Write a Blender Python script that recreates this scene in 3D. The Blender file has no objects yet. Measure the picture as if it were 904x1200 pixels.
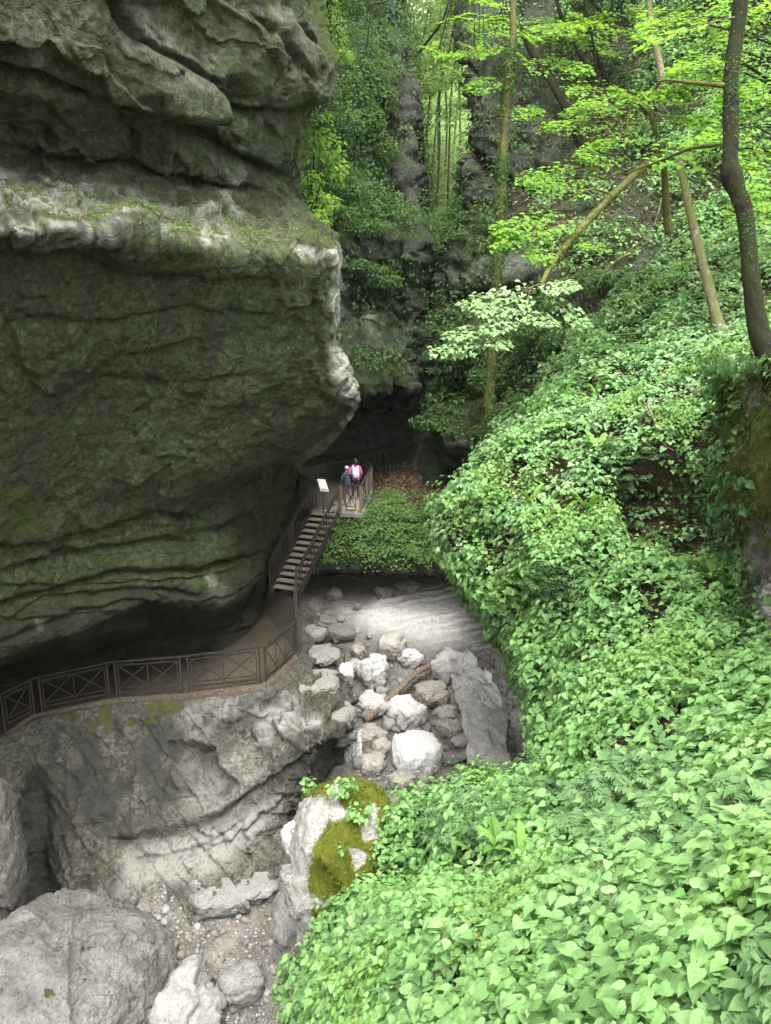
import bpy, math
import numpy as np
from mathutils import Vector
R = math.radians
rng = np.random.default_rng(11)
scene = bpy.context.scene
COL = scene.collection

# ------------------------------------------------------------------ camera model (used to lay the place out in metres)
FPX, CX, CY, PITCH = 890.0, 452.0, 600.0, R(15)
FW = np.array([0, math.cos(PITCH), -math.sin(PITCH)])
UP = np.array([0, math.sin(PITCH), math.cos(PITCH)])
RT = np.array([1.0, 0, 0])

def P(px, py, d):
    px, py, d = np.asarray(px, float), np.asarray(py, float), np.asarray(d, float)
    return d[..., None] * (FW + ((px - CX) / FPX)[..., None] * RT + ((CY - py) / FPX)[..., None] * UP)

def pix(p):
    p = np.asarray(p, float)
    d = p @ FW
    d = np.where(np.abs(d) < 1e-6, 1e-6, d)
    return CX + FPX * (p @ RT) / d, CY - FPX * (p @ UP) / d, d

def sstep(a, b, x):
    t = np.clip((x - a) / (b - a), 0, 1)
    return t * t * (3 - 2 * t)

def norm(v):
    return v / np.maximum(np.linalg.norm(v, axis=-1, keepdims=True), 1e-9)

# ------------------------------------------------------------------ noise
def _hash(ix, iy, iz, seed=0):
    h = (ix.astype(np.int64) * 374761393 + iy.astype(np.int64) * 668265263 + iz.astype(np.int64) * 2147483647 + seed * 974634541) & 0xFFFFFFFF
    h = ((h ^ (h >> 13)) * 1274126177) & 0xFFFFFFFF
    h = ((h ^ (h >> 16)) * 2246822519) & 0xFFFFFFFF
    return (h ^ (h >> 13)) & 0xFFFFFFFF

def perlin(p, seed=0):
    i = np.floor(p).astype(np.int64)
    f = p - i
    u = f * f * f * (f * (f * 6 - 15) + 10)
    out = 0
    for dx in (0, 1):
        wx = u[..., 0] if dx else 1 - u[..., 0]
        for dy in (0, 1):
            wy = u[..., 1] if dy else 1 - u[..., 1]
            for dz in (0, 1):
                wz = u[..., 2] if dz else 1 - u[..., 2]
                h = _hash(i[..., 0] + dx, i[..., 1] + dy, i[..., 2] + dz, seed)
                gx = (h & 1023) / 511.5 - 1
                gy = ((h >> 10) & 1023) / 511.5 - 1
                gz = ((h >> 20) & 1023) / 511.5 - 1
                out = out + wx * wy * wz * (gx * (f[..., 0] - dx) + gy * (f[..., 1] - dy) + gz * (f[..., 2] - dz))
    return out * 1.1

def fbm(p, scale=1.0, octv=4, seed=0, gain=0.5, ridge=False):
    q = np.asarray(p, float) / scale
    a, s, tot = 1.0, 0, 0
    for k in range(octv):
        n = perlin(q, seed + k)
        if ridge:
            n = 1 - 2 * np.abs(n) * 1.6
        s = s + a * n
        tot += a
        a *= gain
        q = q * 2.03 + 17.3
    return s / tot

def facets(p, scale, seed=0, tilt=0.6):
    """angular broken faces: each cell of a jittered lattice has a plane of its own."""
    q = np.asarray(p, float) / scale
    i = np.floor(q).astype(np.int64)
    best = np.full(q.shape[:-1], 1e9)
    val = np.zeros(q.shape[:-1])
    for dx in (-1, 0, 1):
        for dy in (-1, 0, 1):
            for dz in (-1, 0, 1):
                c = i + np.array([dx, dy, dz])
                h = _hash(c[..., 0], c[..., 1], c[..., 2], seed)
                h2 = _hash(c[..., 0], c[..., 1], c[..., 2], seed + 77)
                j = np.stack([(h & 1023) / 1023., ((h >> 10) & 1023) / 1023., ((h >> 20) & 1023) / 1023.], -1)
                n = np.stack([(h2 & 1023) / 511.5 - 1, ((h2 >> 10) & 1023) / 511.5 - 1, ((h2 >> 20) & 1023) / 511.5 - 1], -1)
                r = q - (c + j)
                dd = (r * r).sum(-1)
                v = (r * n).sum(-1) * tilt + ((h2 >> 5) & 255) / 255. - 0.5
                m = dd < best
                best = np.where(m, dd, best)
                val = np.where(m, v, val)
    return val * scale

def strata(p, nrm, thick, seed=0, wob=0.5):
    """saw-tooth beds: each bed juts out at its top edge and recedes under it"""
    s = (p @ np.asarray(nrm, float)) / thick + wob * fbm(p, 2.5, 3, seed)
    k = np.floor(s)
    f = s - k
    h = _hash(k.astype(np.int64), k.astype(np.int64) * 0, k.astype(np.int64) * 0, seed + 5)
    amp = 0.3 + 0.7 * (h & 255) / 255.
    return amp * (sstep(0, 0.12, f) * (1 - 0.75 * f)) - 0.3

# ------------------------------------------------------------------ masks in the photograph's frame for wear, moss, cracks and painted light or shade that keep to a place on the rock
def poly_mask(px, py, poly, soft=10):
    poly = np.asarray(poly, float)
    ins = np.zeros(px.shape, bool)
    dist = np.full(px.shape, 1e9)
    n = len(poly)
    for k in range(n):
        x0, y0 = poly[k]
        x1, y1 = poly[(k + 1) % n]
        cond = ((y0 > py) != (y1 > py))
        xs = (x1 - x0) * (py - y0) / ((y1 - y0) if abs(y1 - y0) > 1e-9 else 1e-9) + x0
        ins ^= cond & (px < xs)
        dx, dy = x1 - x0, y1 - y0
        t = np.clip(((px - x0) * dx + (py - y0) * dy) / (dx * dx + dy * dy + 1e-9), 0, 1)
        dist = np.minimum(dist, np.hypot(px - x0 - t * dx, py - y0 - t * dy))
    sd = np.where(ins, dist, -dist)
    return sstep(-soft, soft, sd)

def carve(px, py, line, wa, wb, depth, fade=25):
    """how far a crack along LINE cuts in: a sharp lip above, easing out below"""
    line = np.asarray(line, float)
    out = np.zeros(px.shape)
    for k in range(len(line) - 1):
        x0, y0 = line[k]
        x1, y1 = line[k + 1]
        dx, dy = x1 - x0, y1 - y0
        L = math.hypot(dx, dy)
        t = ((px - x0) * dx + (py - y0) * dy) / (L * L)
        tc = np.clip(t, 0, 1)
        dist = np.hypot(px - x0 - tc * dx, py - y0 - tc * dy)
        side = (dx * (py - y0) - dy * (px - x0)) / L
        w = np.where(side > 0, wb, wa)
        e = np.exp(-(dist / w) ** 1.3)
        if k == 0:
            e = e * sstep(-0.02, fade / max(L, fade), t)
        if k == len(line) - 2:
            e = e * (1 - sstep(1 - fade / max(L, fade), 1.02, t))
        out = np.maximum(out, e)
    return out * depth

# ------------------------------------------------------------------ lofted terrain
def _cr(c, t, k=0.65):
    n = c.shape[0]
    i = np.clip(np.floor(t).astype(int), 0, n - 2)
    f = (t - i).reshape((-1,) + (1,) * (c.ndim - 1))
    p1, p2 = c[i], c[i + 1]
    p0 = np.where((i > 0).reshape(f.shape), c[np.maximum(i - 1, 0)], 2 * p1 - p2)
    p3 = np.where((i < n - 2).reshape(f.shape), c[np.minimum(i + 2, n - 1)], 2 * p2 - p1)
    cr = 0.5 * (2 * p1 + (p2 - p0) * f + (2 * p0 - 5 * p1 + 4 * p2 - p3) * f ** 2 + (3 * p1 - p0 - 3 * p2 + p3) * f ** 3)
    return k * cr + (1 - k) * (p1 * (1 - f) + p2 * f)

def loft(rows, res=2.0, wres=0.12, world=False, k=0.65, maxn=260):
    c = np.array(rows, float)
    W = c if world else P(c[..., 0], c[..., 1], c[..., 2])
    px, py, dd = pix(W)
    def params(axis):
        out = []
        n = W.shape[axis]
        for i in range(n - 1):
            a = [slice(None)] * 2
            b = [slice(None)] * 2
            a[axis], b[axis] = i, i + 1
            lp = np.median(np.hypot(px[tuple(a)] - px[tuple(b)], py[tuple(a)] - py[tuple(b)]))
            lw = np.median(np.linalg.norm(W[tuple(a)] - W[tuple(b)], axis=-1))
            m = int(min(maxn, max(3, math.ceil(lp / res), math.ceil(lw / wres) if wres else 0)))
            out.append(i + np.arange(m) / m)
        out.append([n - 1.0])
        return np.concatenate(out)
    u, v = params(0), params(1)
    G = _cr(W, u, k)
    G = np.swapaxes(_cr(np.swapaxes(G, 0, 1), v, k), 0, 1)
    return np.ascontiguousarray(G)

def gnormals(G):
    du = np.gradient(G, axis=0)
    dv = np.gradient(G, axis=1)
    n = norm(np.cross(du, dv))
    if (n * G).sum(-1).mean() > 0:
        n = -n
    return n

def link(o, parent=None):
    COL.objects.link(o)
    if parent is not None:
        o.parent = parent
    return o

def raw_mesh(name, V, faces_flat, counts, mats, attrs=None, smooth=True, midx=None):
    me = bpy.data.meshes.new(name)
    V = np.ascontiguousarray(V, dtype=np.float32)
    me.vertices.add(len(V))
    me.vertices.foreach_set('co', V.ravel())
    ff = np.ascontiguousarray(faces_flat, dtype=np.int32).ravel()
    counts = np.ascontiguousarray(counts, dtype=np.int32)
    me.loops.add(len(ff))
    me.loops.foreach_set('vertex_index', ff)
    me.polygons.add(len(counts))
    st = np.concatenate([[0], np.cumsum(counts)[:-1]]).astype(np.int32)
    me.polygons.foreach_set('loop_start', st)
    me.polygons.foreach_set('loop_total', counts)
    me.polygons.foreach_set('use_smooth', np.full(len(counts), smooth, dtype=bool))
    for m in (mats if isinstance(mats, (list, tuple)) else [mats]):
        me.materials.append(m)
    if midx is not None:
        me.polygons.foreach_set('material_index', np.ascontiguousarray(midx, dtype=np.int32))
    for k, a in (attrs or {}).items():
        at = me.attributes.new(k, 'FLOAT', 'POINT')
        at.data.foreach_set('value', np.ascontiguousarray(a, dtype=np.float32).ravel())
    me.update(calc_edges=True)
    me.validate()
    return me

def grid_mesh(name, G, mat, attrs=None, parent=None, smooth=True, close_u=False):
    h, w = G.shape[:2]
    idx = np.arange(h * w).reshape(h, w)
    if close_u:
        idx2 = np.concatenate([idx, idx[:, :1]], 1)
    else:
        idx2 = idx
    q = np.stack([idx2[:-1, :-1], idx2[:-1, 1:], idx2[1:, 1:], idx2[1:, :-1]], -1).reshape(-1, 4)
    n = np.cross(np.gradient(G, axis=0), np.gradient(G, axis=1))
    if (n * G).sum(-1).mean() < 0:
        q = q[:, ::-1]
    q = q[:, ::-1]
    me = raw_mesh(name, G.reshape(-1, 3), q, np.full(len(q), 4), mat, attrs, smooth)
    return link(bpy.data.objects.new(name, me), parent)

def tag(o, label=None, cat=None, group=None, kind=None):
    if label: o['label'] = label
    if cat: o['category'] = cat
    if group: o['group'] = group
    if kind: o['kind'] = kind
    return o

def empty(name, loc, label, cat, group=None):
    o = bpy.data.objects.new(name, None)
    o.empty_display_size = 0.2
    o.location = Vector([float(v) for v in loc])
    link(o)
    return tag(o, label, cat, group)

class MB:
    """collects boxes, bars, tubes; builds ONE mesh"""
    def __init__(s):
        s.V, s.F, s.n = [], [], 0
    def add(s, V, F):
        s.V.append(np.asarray(V, float))
        s.F += [[int(i) + s.n for i in f] for f in F]
        s.n += len(V)
        return s
    def bar(s, a, b, w, h, up=(0, 0, 1)):
        a, b = np.asarray(a, float), np.asarray(b, float)
        d = norm(b - a)
        up = np.asarray(up, float)
        if abs(d @ up) > 0.95:
            up = np.array([0, 1.0, 0]) if abs(d[1]) < 0.9 else np.array([1.0, 0, 0])
        x = norm(np.cross(d, up))
        z = np.cross(x, d)
        V = [p + x * sx * w / 2 + z * sz * h / 2 for p in (a, b) for sx, sz in ((-1, -1), (1, -1), (1, 1), (-1, 1))]
        return s.add(V, [(0, 1, 2, 3), (7, 6, 5, 4), (0, 4, 5, 1), (1, 5, 6, 2), (2, 6, 7, 3), (3, 7, 4, 0)])
    def tube(s, pts, rad, n=8, cap=True, rough=0.0, seed=0):
        pts = np.asarray(pts, float)
        rad = np.broadcast_to(np.asarray(rad, float), (len(pts),))
        t = norm(np.gradient(pts, axis=0))
        x = np.cross(t[0], [0.13, 0.21, 0.97] if abs(t[0][2]) < 0.9 else [0.97, 0.2, 0.1])
        x = x / np.linalg.norm(x)
        rings = []
        for i in range(len(pts)):
            x = x - t[i] * (x @ t[i])
            x = x / max(np.linalg.norm(x), 1e-9)
            y = np.cross(t[i], x)
            a = np.arange(n) * 2 * math.pi / n
            rings.append(pts[i] + rad[i] * (np.cos(a)[:, None] * x + np.sin(a)[:, None] * y))
        V = np.array(rings)
        if rough:
            c = pts[:, None, :]
            dd = V - c
            q = V * np.array([1, 1, 0.35])
            V = c + dd * (1 + rough * fbm(q, float(rad.max()) * 1.2, 3, seed)[..., None] + 0.6 * rough * fbm(V, float(rad.max()) * 0.35, 2, seed + 9)[..., None])
        V = V.reshape(-1, 3)
        F = []
        m = len(pts)
        for i in range(m - 1):
            for k in range(n):
                k2 = (k + 1) % n
                F.append((i * n + k, i * n + k2, (i + 1) * n + k2, (i + 1) * n + k))
        if cap:
            F.append(tuple(range(n))[::-1])
            F.append(tuple((m - 1) * n + k for k in range(n)))
        return s.add(V, F)
    def build(s, name, mat, parent=None, smooth=False, origin=None):
        V = np.concatenate(s.V)
        if origin is not None:
            V = V - np.asarray(origin, float)
        ff = [i for f in s.F for i in f]
        me = raw_mesh(name, V, ff, [len(f) for f in s.F], mat, None, smooth)
        return link(bpy.data.objects.new(name, me), parent)

def smooth_path(pts, n=8):
    p = np.asarray(pts, float)
    t = np.linspace(0, len(p) - 1, (len(p) - 1) * n + 1)
    return _cr(p, t, 0.9)

# ------------------------------------------------------------------ leaves
def _leaf(kind):
    if kind == 'heart':      # broad heart-shaped leaf folded along its midrib, drooping tip
        h = [(0.0, 0.0), (-0.10, 0.26), (0.10, 0.46), (0.38, 0.44), (0.70, 0.24), (1.0, 0.0)]
    elif kind == 'oval':
        h = [(0.0, 0.0), (0.15, 0.17), (0.42, 0.27), (0.72, 0.2), (1.0, 0.0)]
    elif kind == 'kite':
        h = [(0.0, 0.0), (0.4, 0.36), (1.0, 0.0)]
    elif kind == 'lance':
        h = [(0.0, 0.0), (0.2, 0.09), (0.6, 0.10), (1.0, 0.0)]
    V, F = [], []
    if kind == 'heart_fine':  # the same leaf with a rounder outline, for the nearest plants
        out = [(-.10, .10), (-.14, .24), (-.06, .37), (.10, .45), (.30, .445), (.50, .36), (.70, .225), (.87, .09)]
        zz = lambda x, y: .34 * abs(y) - .3 * y * y + .10 * x - .36 * x * x + .03 * math.sin(9 * x) * abs(y)
        V = [(x, 0, zz(x, 0)) for x in (0, .25, .5, .75, 1)]
        for sg in (1, -1):
            b = len(V)
            V += [(x, sg * y, zz(x, y)) for x, y in out]
            fs = [(0, b, b + 1), (0, b + 1, b + 2), (0, b + 2, b + 3), (0, b + 3, b + 4, 1), (1, b + 4, b + 5, 2), (2, b + 5, b + 6, 3), (3, b + 6, b + 7, 4)]
            F += [f if sg < 0 else f[::-1] for f in fs]
        return np.array(V, float), F
    mid = [0.0, 0.45, 1.0] if kind != 'kite' else [0.0, 1.0]
    def z(x, y):
        return 0.28 * abs(y) + 0.12 * x - 0.34 * x * x
    if kind == 'kite':
        V = [(0, 0, 0), (0.4, 0.36, 0.08), (1, 0, -0.18), (0.4, -0.36, 0.08)]
        return np.array(V, float), [(0, 1, 2), (0, 2, 3)]
    V = [(x, 0, z(x, 0)) for x in mid]
    for sgn in (1, -1):
        b = len(V)
        inner = h[1:-1]
        for (x, y) in inner:
            V.append((x, sgn * y, z(x, y)))
        m = len(inner)
        ring = [0] + [b + i for i in range(m)] + [2]
        half = [i for i in range(m) if inner[i][0] <= 0.45]
        k = b + half[-1]
        f1 = [0] + [b + i for i in half] + [1]
        f2 = [1] + [b + i for i in range(half[-1], m)] + [2]
        F += [tuple(f1), tuple(f2)] if sgn < 0 else [tuple(f1[::-1]), tuple(f2[::-1])]
    return np.array(V, float), F

TM = {k: _leaf(k) for k in ('heart', 'heart_fine', 'oval', 'kite', 'lance')}

def leaf_mesh(name, pos, nrm, dirv, size, kind, mat, width=1.0):
    T, F = TM[kind]
    pos = np.asarray(pos, float)
    z = norm(nrm)
    x = norm(dirv - z * (dirv * z).sum(-1, keepdims=True))
    y = np.cross(z, x)
    size = np.broadcast_to(np.asarray(size, float), (len(pos),))
    wd = np.broadcast_to(np.asarray(width, float), (len(pos),))
    V = pos[:, None] + size[:, None, None] * (T[None, :, 0:1] * x[:, None] + (T[None, :, 1:2] * wd[:, None, None]) * y[:, None] + T[None, :, 2:3] * z[:, None])
    n, k = len(pos), len(T)
    flat = np.concatenate([np.asarray(f) for f in F])
    cnt = np.array([len(f) for f in F])
    ff = (flat[None] + (np.arange(n) * k)[:, None]).ravel()
    at = dict(leaf_u=np.tile(T[:, 0], n), leaf_v=np.tile(T[:, 1], n)) if kind == 'heart_fine' else None
    return raw_mesh(name, V.reshape(-1, 3), ff, np.tile(cnt, n), mat, at, kind == 'heart_fine')

def leaf_obj(name, L, kind, mat, parent=None, origin=None, width=1.0):
    pos, nrm, dirv, size = [np.concatenate(a) for a in zip(*L)] if isinstance(L, list) else L
    if origin is not None:
        pos = pos - np.asarray(origin, float)
    me = leaf_mesh(name, pos, nrm, dirv, size, kind, mat, width)
    return link(bpy.data.objects.new(name, me), parent)

def rdir(n):
    return norm(rng.normal(size=(n, 3)))

def scatter(G, N, n, dens):
    """n random points on grid G with density field dens (same grid), plus normals and grid indices"""
    c = 0.25 * (dens[:-1, :-1] + dens[1:, :-1] + dens[:-1, 1:] + dens[1:, 1:])
    e1 = G[1:, :-1] - G[:-1, :-1]
    e2 = G[:-1, 1:] - G[:-1, :-1]
    A = np.linalg.norm(np.cross(e1, e2), axis=-1) * np.maximum(c, 0)
    p = A.ravel() / A.sum()
    k = rng.choice(len(p), size=n, p=p)
    i, j = np.unravel_index(k, A.shape)
    s, t = rng.random(n)[:, None], rng.random(n)[:, None]
    g = lambda X: (X[i, j] * (1 - s) + X[i + 1, j] * s) * (1 - t) + (X[i, j + 1] * (1 - s) + X[i + 1, j + 1] * s) * t
    return g(G), norm(g(N))

def plants(pos, nrm, per, h, rad, size, droop=0.35, upw=0.75, tilt=0.5):
    """leafy herb stems: PER leaves on each of the points"""
    n = len(pos)
    m = n * per
    b = np.repeat(pos, per, 0)
    bn = np.repeat(nrm, per, 0)
    hh = np.repeat(h * (0.5 + rng.random(n)), per) * (0.35 + 0.65 * rng.random(m))
    up = norm(np.array([0, 0, 1.0]) * upw + bn * (1 - upw))
    a = rng.random(m) * 2 * math.pi
    o = np.stack([np.cos(a), np.sin(a), np.zeros(m)], -1)
    o = norm(o + bn * 0.35)
    r = rad * np.sqrt(rng.random(m))
    b = b + up * (h * .9 * np.clip(1.6 * fbm(b, 1.0, 2, 560), -.3, .8))[:, None]
    p = b + up * hh[:, None] + o * r[:, None]
    N = norm(up + o * tilt * rng.random(m)[:, None] + rng.normal(size=(m, 3)) * 0.22)
    D = norm(o - up * droop * rng.random(m)[:, None])
    return p, N, D, size * (0.55 + 0.75 * rng.random(m))

def blob(c, r, n, size, up=0.6, hollow=0.35):
    """a leafy clump: leaves spread through an ellipsoid, thicker to its outside"""
    d = rdir(n)
    rr = (hollow + (1 - hollow) * rng.random(n)) ** 0.6
    p = np.asarray(c) + d * rr[:, None] * np.asarray(r)
    N = norm(d * 0.5 + np.array([0, 0, up]) + rng.normal(size=(n, 3)) * 0.4)
    D = norm(d + rng.normal(size=(n, 3)) * 0.5 - np.array([0, 0, 0.35]))
    return p, N, D, size * (0.6 + 0.8 * rng.random(n))

def spray(a, b, n, width, size, sag=0.15, tw=None, twr=0.008, tilt=None):
    """a flat layer of leaves either side of a twig from a to b"""
    a, b = np.asarray(a, float), np.asarray(b, float)
    L = np.linalg.norm(b - a)
    d = (b - a) / L
    tp = norm(np.array([rng.normal() * .25, -.65 + rng.normal() * .2, 1.0]) if tilt is None else np.asarray(tilt, float))
    side = norm(np.cross(d, tp))
    nn = np.cross(side, d)
    width = width * 1.35
    t = np.sqrt(rng.random(n)) * 0.95 + 0.05
    s = rng.uniform(-1, 1, n)
    w = width * np.sin(np.clip(t, 0, 1) * 2.6 + 0.35)
    p = a + np.outer(t, b - a) + side * (s * w)[:, None] + np.array([0, 0, -1.0]) * (sag * L * t * t + 0.12 * np.abs(s) * w)[:, None]
    p = p + rng.normal(size=(n, 3)) * np.array([0.05, 0.05, 0.045]) * L * 0.5
    N = norm(nn + np.array([0, 0, 0.6]) + rng.normal(size=(n, 3)) * 0.25)
    D = norm(d * 0.6 + side * np.sign(s)[:, None] * 0.8 + rng.normal(size=(n, 3)) * 0.3 - np.array([0, 0, 0.25]))
    if tw is not None:
        tt = np.linspace(0, 0.95, 7)
        pts = a + np.outer(tt, b - a) - np.outer(sag * L * tt * tt, [0, 0, 1.0])
        tw.tube(pts, np.linspace(twr, twr * 0.35, 7), 5, False)
        for _ in range(max(2, int(n / 30))):
            k = rng.integers(1, 5)
            q = pts[k] + d * 0.25 * L + side * rng.choice([-1, 1]) * width * 0.8 - np.array([0, 0, 0.08 * L])
            tw.tube([pts[k], 0.5 * (pts[k] + q) + [0, 0, 0.02 * L], q], [twr * 0.6, twr * 0.45, twr * 0.25], 4, False)
    return p, N, D, size * (0.6 + 0.7 * rng.random(n))
# ------------------------------------------------------------------ materials
class NT:
    def __init__(s, name):
        s.m = bpy.data.materials.new(name)
        s.m.use_nodes = True
        s.t = s.m.node_tree
        s.t.nodes.clear()
        s.out = s.t.nodes.new('ShaderNodeOutputMaterial')
    def n(s, typ, ins=None, **kw):
        nd = s.t.nodes.new(typ)
        for k, v in kw.items():
            setattr(nd, k, v)
        for k, v in (ins or {}).items():
            if isinstance(v, bpy.types.NodeSocket):
                s.t.links.new(v, nd.inputs[k])
            else:
                nd.inputs[k].default_value = v
        return nd
    def noise(s, co, scale, detail=5, rough=0.55, dist=0.0):
        return s.n('ShaderNodeTexNoise', {'Vector': co, 'Scale': scale, 'Detail': detail, 'Roughness': rough, 'Distortion': dist}).outputs['Fac']
    def ramp(s, fac, stops):
        r = s.n('ShaderNodeValToRGB', {'Fac': fac})
        e = r.color_ramp.elements
        while len(e) < len(stops):
            e.new(0.5)
        for el, (p, c) in zip(e, stops):
            el.position = p
            el.color = (c, c, c, 1) if not hasattr(c, '__len__') else (*c, 1)
        return r.outputs['Color']
    def mix(s, fac, a, b, blend='MIX'):
        nd = s.n('ShaderNodeMix', data_type='RGBA', blend_type=blend)
        for k, v in ((0, fac), (6, a), (7, b)):
            if isinstance(v, bpy.types.NodeSocket):
                s.t.links.new(v, nd.inputs[k])
            else:
                nd.inputs[k].default_value = v if k == 0 else (*v, 1)
        return nd.outputs[2]
    def math(s, op, a, b=0.0):
        nd = s.n('ShaderNodeMath', operation=op)
        for k, v in ((0, a), (1, b)):
            if isinstance(v, bpy.types.NodeSocket):
                s.t.links.new(v, nd.inputs[k])
            else:
                nd.inputs[k].default_value = v
        return nd.outputs[0]
    def attr(s, name):
        return s.n('ShaderNodeAttribute', attribute_name=name).outputs['Fac']
    def surf(s, sh):
        s.t.links.new(sh, s.out.inputs['Surface'])
        return s.m

def rock_mat(name, cols, pale=(0.5, 0.49, 0.45), moss=(0.075, 0.095, 0.02), stain=(0.045, 0.045, 0.04), scale=1.0, bump=0.6, mossN=0.0, rough=0.85, crack=0.5, specks=0.35, litter=(0.10, 0.065, 0.045)):
    """limestone: COLS = three greys mixed by noise; attributes pale, moss, wet, litter say where the rock carries them, or where light and shade are painted in"""
    t = NT(name)
    co = t.n('ShaderNodeTexCoord').outputs['Object']
    geo = t.n('ShaderNodeNewGeometry')
    n1 = t.noise(co, 0.35 * scale, 6, 0.6, 0.4)
    n2 = t.noise(co, 1.7 * scale, 8, 0.65, 0.2)
    n3 = t.noise(co, 9 * scale, 6, 0.7)
    n4 = t.noise(co, 34 * scale, 4, 0.7)
    base = t.ramp(n1, [(0.3, cols[0]), (0.5, cols[1]), (0.68, cols[2])])
    base = t.mix(t.ramp(n2, [(0.38, 0.0), (0.62, 0.75)]), base, cols[1])
    base = t.mix(t.ramp(n3, [(0.35, 0.75), (0.56, 0.0)]), base, tuple(0.4 * c for c in cols[0]))
    n6 = t.noise(co, 4.2 * scale, 7, 0.72, 0.6)
    base = t.mix(t.ramp(n6, [(0.52, 0.0), (0.68, 0.6)]), base, tuple(min(.8, 1.7 * c) for c in cols[2]))
    base = t.mix(t.ramp(n6, [(0.32, 0.6), (0.45, 0.0)]), base, tuple(0.5 * c for c in cols[0]))
    # small pale and dark blotches of lichen
    base = t.mix(t.math('MULTIPLY', t.ramp(n4, [(0.56, 0.0), (0.66, 1.0)]), specks), base, pale)
    # dark runs of seeped water down the face
    mp = t.n('ShaderNodeMapping', {'Vector': co, 'Scale': (1.6, 1.6, 0.18)}).outputs['Vector']
    n5 = t.noise(mp, 1.0 * scale, 5, 0.6)
    base = t.mix(t.math('MULTIPLY', t.ramp(n5, [(0.5, 0.0), (0.66, 1.0)]), 0.65), base, stain)
    # cracks
    v = t.n('ShaderNodeTexVoronoi', {'Vector': t.n('ShaderNodeVectorMath', {0: co, 1: t.n('ShaderNodeTexNoise', {'Vector': co, 'Scale': 1.3 * scale, 'Detail': 4.0}).outputs['Color']}, operation='ADD').outputs[0], 'Scale': 1.1 * scale}, feature='DISTANCE_TO_EDGE').outputs['Distance']
    ck = t.ramp(v, [(0.0, 1.0), (0.035, 0.0)])
    ck = t.math('MULTIPLY', ck, t.ramp(n2, [(0.42, 0.0), (0.6, 1.0)]))
    base = t.mix(t.math('MULTIPLY', ck, crack), base, (0.02, 0.02, 0.018))
    # long thin fractures, lying mostly along the beds
    mq = t.n('ShaderNodeMapping', {'Vector': t.n('ShaderNodeVectorMath', {0: co, 1: t.n('ShaderNodeTexNoise', {'Vector': co, 'Scale': 0.9 * scale, 'Detail': 5.0}).outputs['Color']}, operation='ADD').outputs[0], 'Rotation': (0.2, 0.25, 0.3), 'Scale': (0.5, 0.6, 1.5)}).outputs['Vector']
    v2 = t.n('ShaderNodeTexVoronoi', {'Vector': mq, 'Scale': 0.75 * scale}, feature='DISTANCE_TO_EDGE').outputs['Distance']
    ck2 = t.math('MULTIPLY', t.ramp(v2, [(0.0, 1.0), (0.014, 0.0)]), t.ramp(n1, [(0.42, 0.15), (0.55, 1.0)]))
    base = t.mix(t.math('MULTIPLY', ck2, 0.6), base, (0.014, 0.014, 0.012))
    # grain: pits and bright crystals a few centimetres across
    gr = t.math('ADD', t.math('MULTIPLY', n3, 0.45), t.math('MULTIPLY', t.noise(co, 22 * scale, 5, 0.75), 0.55))
    base = t.mix(1.0, base, t.ramp(gr, [(0.34, 0.42), (0.5, 1.0), (0.66, 1.55)]), 'MULTIPLY')
    pa = t.math('MULTIPLY', t.attr('pale'), t.ramp(t.math('ADD', t.math('MULTIPLY', n3, 0.6), t.math('MULTIPLY', n2, 0.4)), [(0.36, 0.15), (0.5, 1.0)]))
    base = t.mix(pa, base, pale)
    base = t.mix(t.math('MULTIPLY', t.attr('wet_shade'), 0.8), base, stain)
    lt = t.math('MULTIPLY', t.attr('litter'), t.ramp(n3, [(0.35, 0.3), (0.5, 1.0)]))
    base = t.mix(lt, base, t.mix(n4, litter, tuple(0.35 * c for c in litter)))
    ms = t.ramp(t.math('ADD', t.attr('moss'), t.math('MULTIPLY', t.math('SUBTRACT', t.math('ADD', t.math('MULTIPLY', n3, 0.5), t.math('MULTIPLY', n2, 0.5)), 0.5), 2.2)), [(0.42, 0.0), (0.62, 1.0)])
    ms = t.math('MULTIPLY', ms, t.ramp(t.attr('moss'), [(0.02, 0.0), (0.2, 1.0)]))
    if mossN:
        nz = t.n('ShaderNodeSeparateXYZ', {0: geo.outputs['Normal']}).outputs[2]
        up = t.ramp(t.math('ADD', nz, t.math('MULTIPLY', t.math('SUBTRACT', n2, 0.5), 1.6)), [(0.35, 0.0), (0.8, 1.0)])
        ms = t.math('MAXIMUM', ms, t.math('MULTIPLY', up, mossN))
    mcol = t.mix(n4, tuple(0.6 * c for c in moss), tuple(1.5 * c for c in moss))
    base = t.mix(ms, base, mcol)
    hb = t.math('ADD', t.math('ADD', t.math('MULTIPLY', n2, 0.5), t.math('MULTIPLY', n6, 0.45)), t.math('ADD', t.math('MULTIPLY', n3, 0.32), t.math('MULTIPLY', n4, 0.13)))
    hb = t.math('SUBTRACT', hb, t.math('ADD', t.math('MULTIPLY', ck, 0.12), t.math('MULTIPLY', ck2, 0.18)))
    hb = t.math('ADD', hb, t.math('MULTIPLY', t.math('MULTIPLY', ms, n4), 0.2))
    bp = t.n('ShaderNodeBump', {'Height': hb, 'Strength': bump, 'Distance': 0.35 / scale}).outputs['Normal']
    rg = t.math('SUBTRACT', rough, t.math('MULTIPLY', t.attr('wet_shade'), 0.45))
    b = t.n('ShaderNodeBsdfPrincipled', {'Base Color': base, 'Roughness': rg, 'Normal': bp, 'Specular IOR Level': 0.3})
    return t.surf(b.outputs[0])

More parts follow.
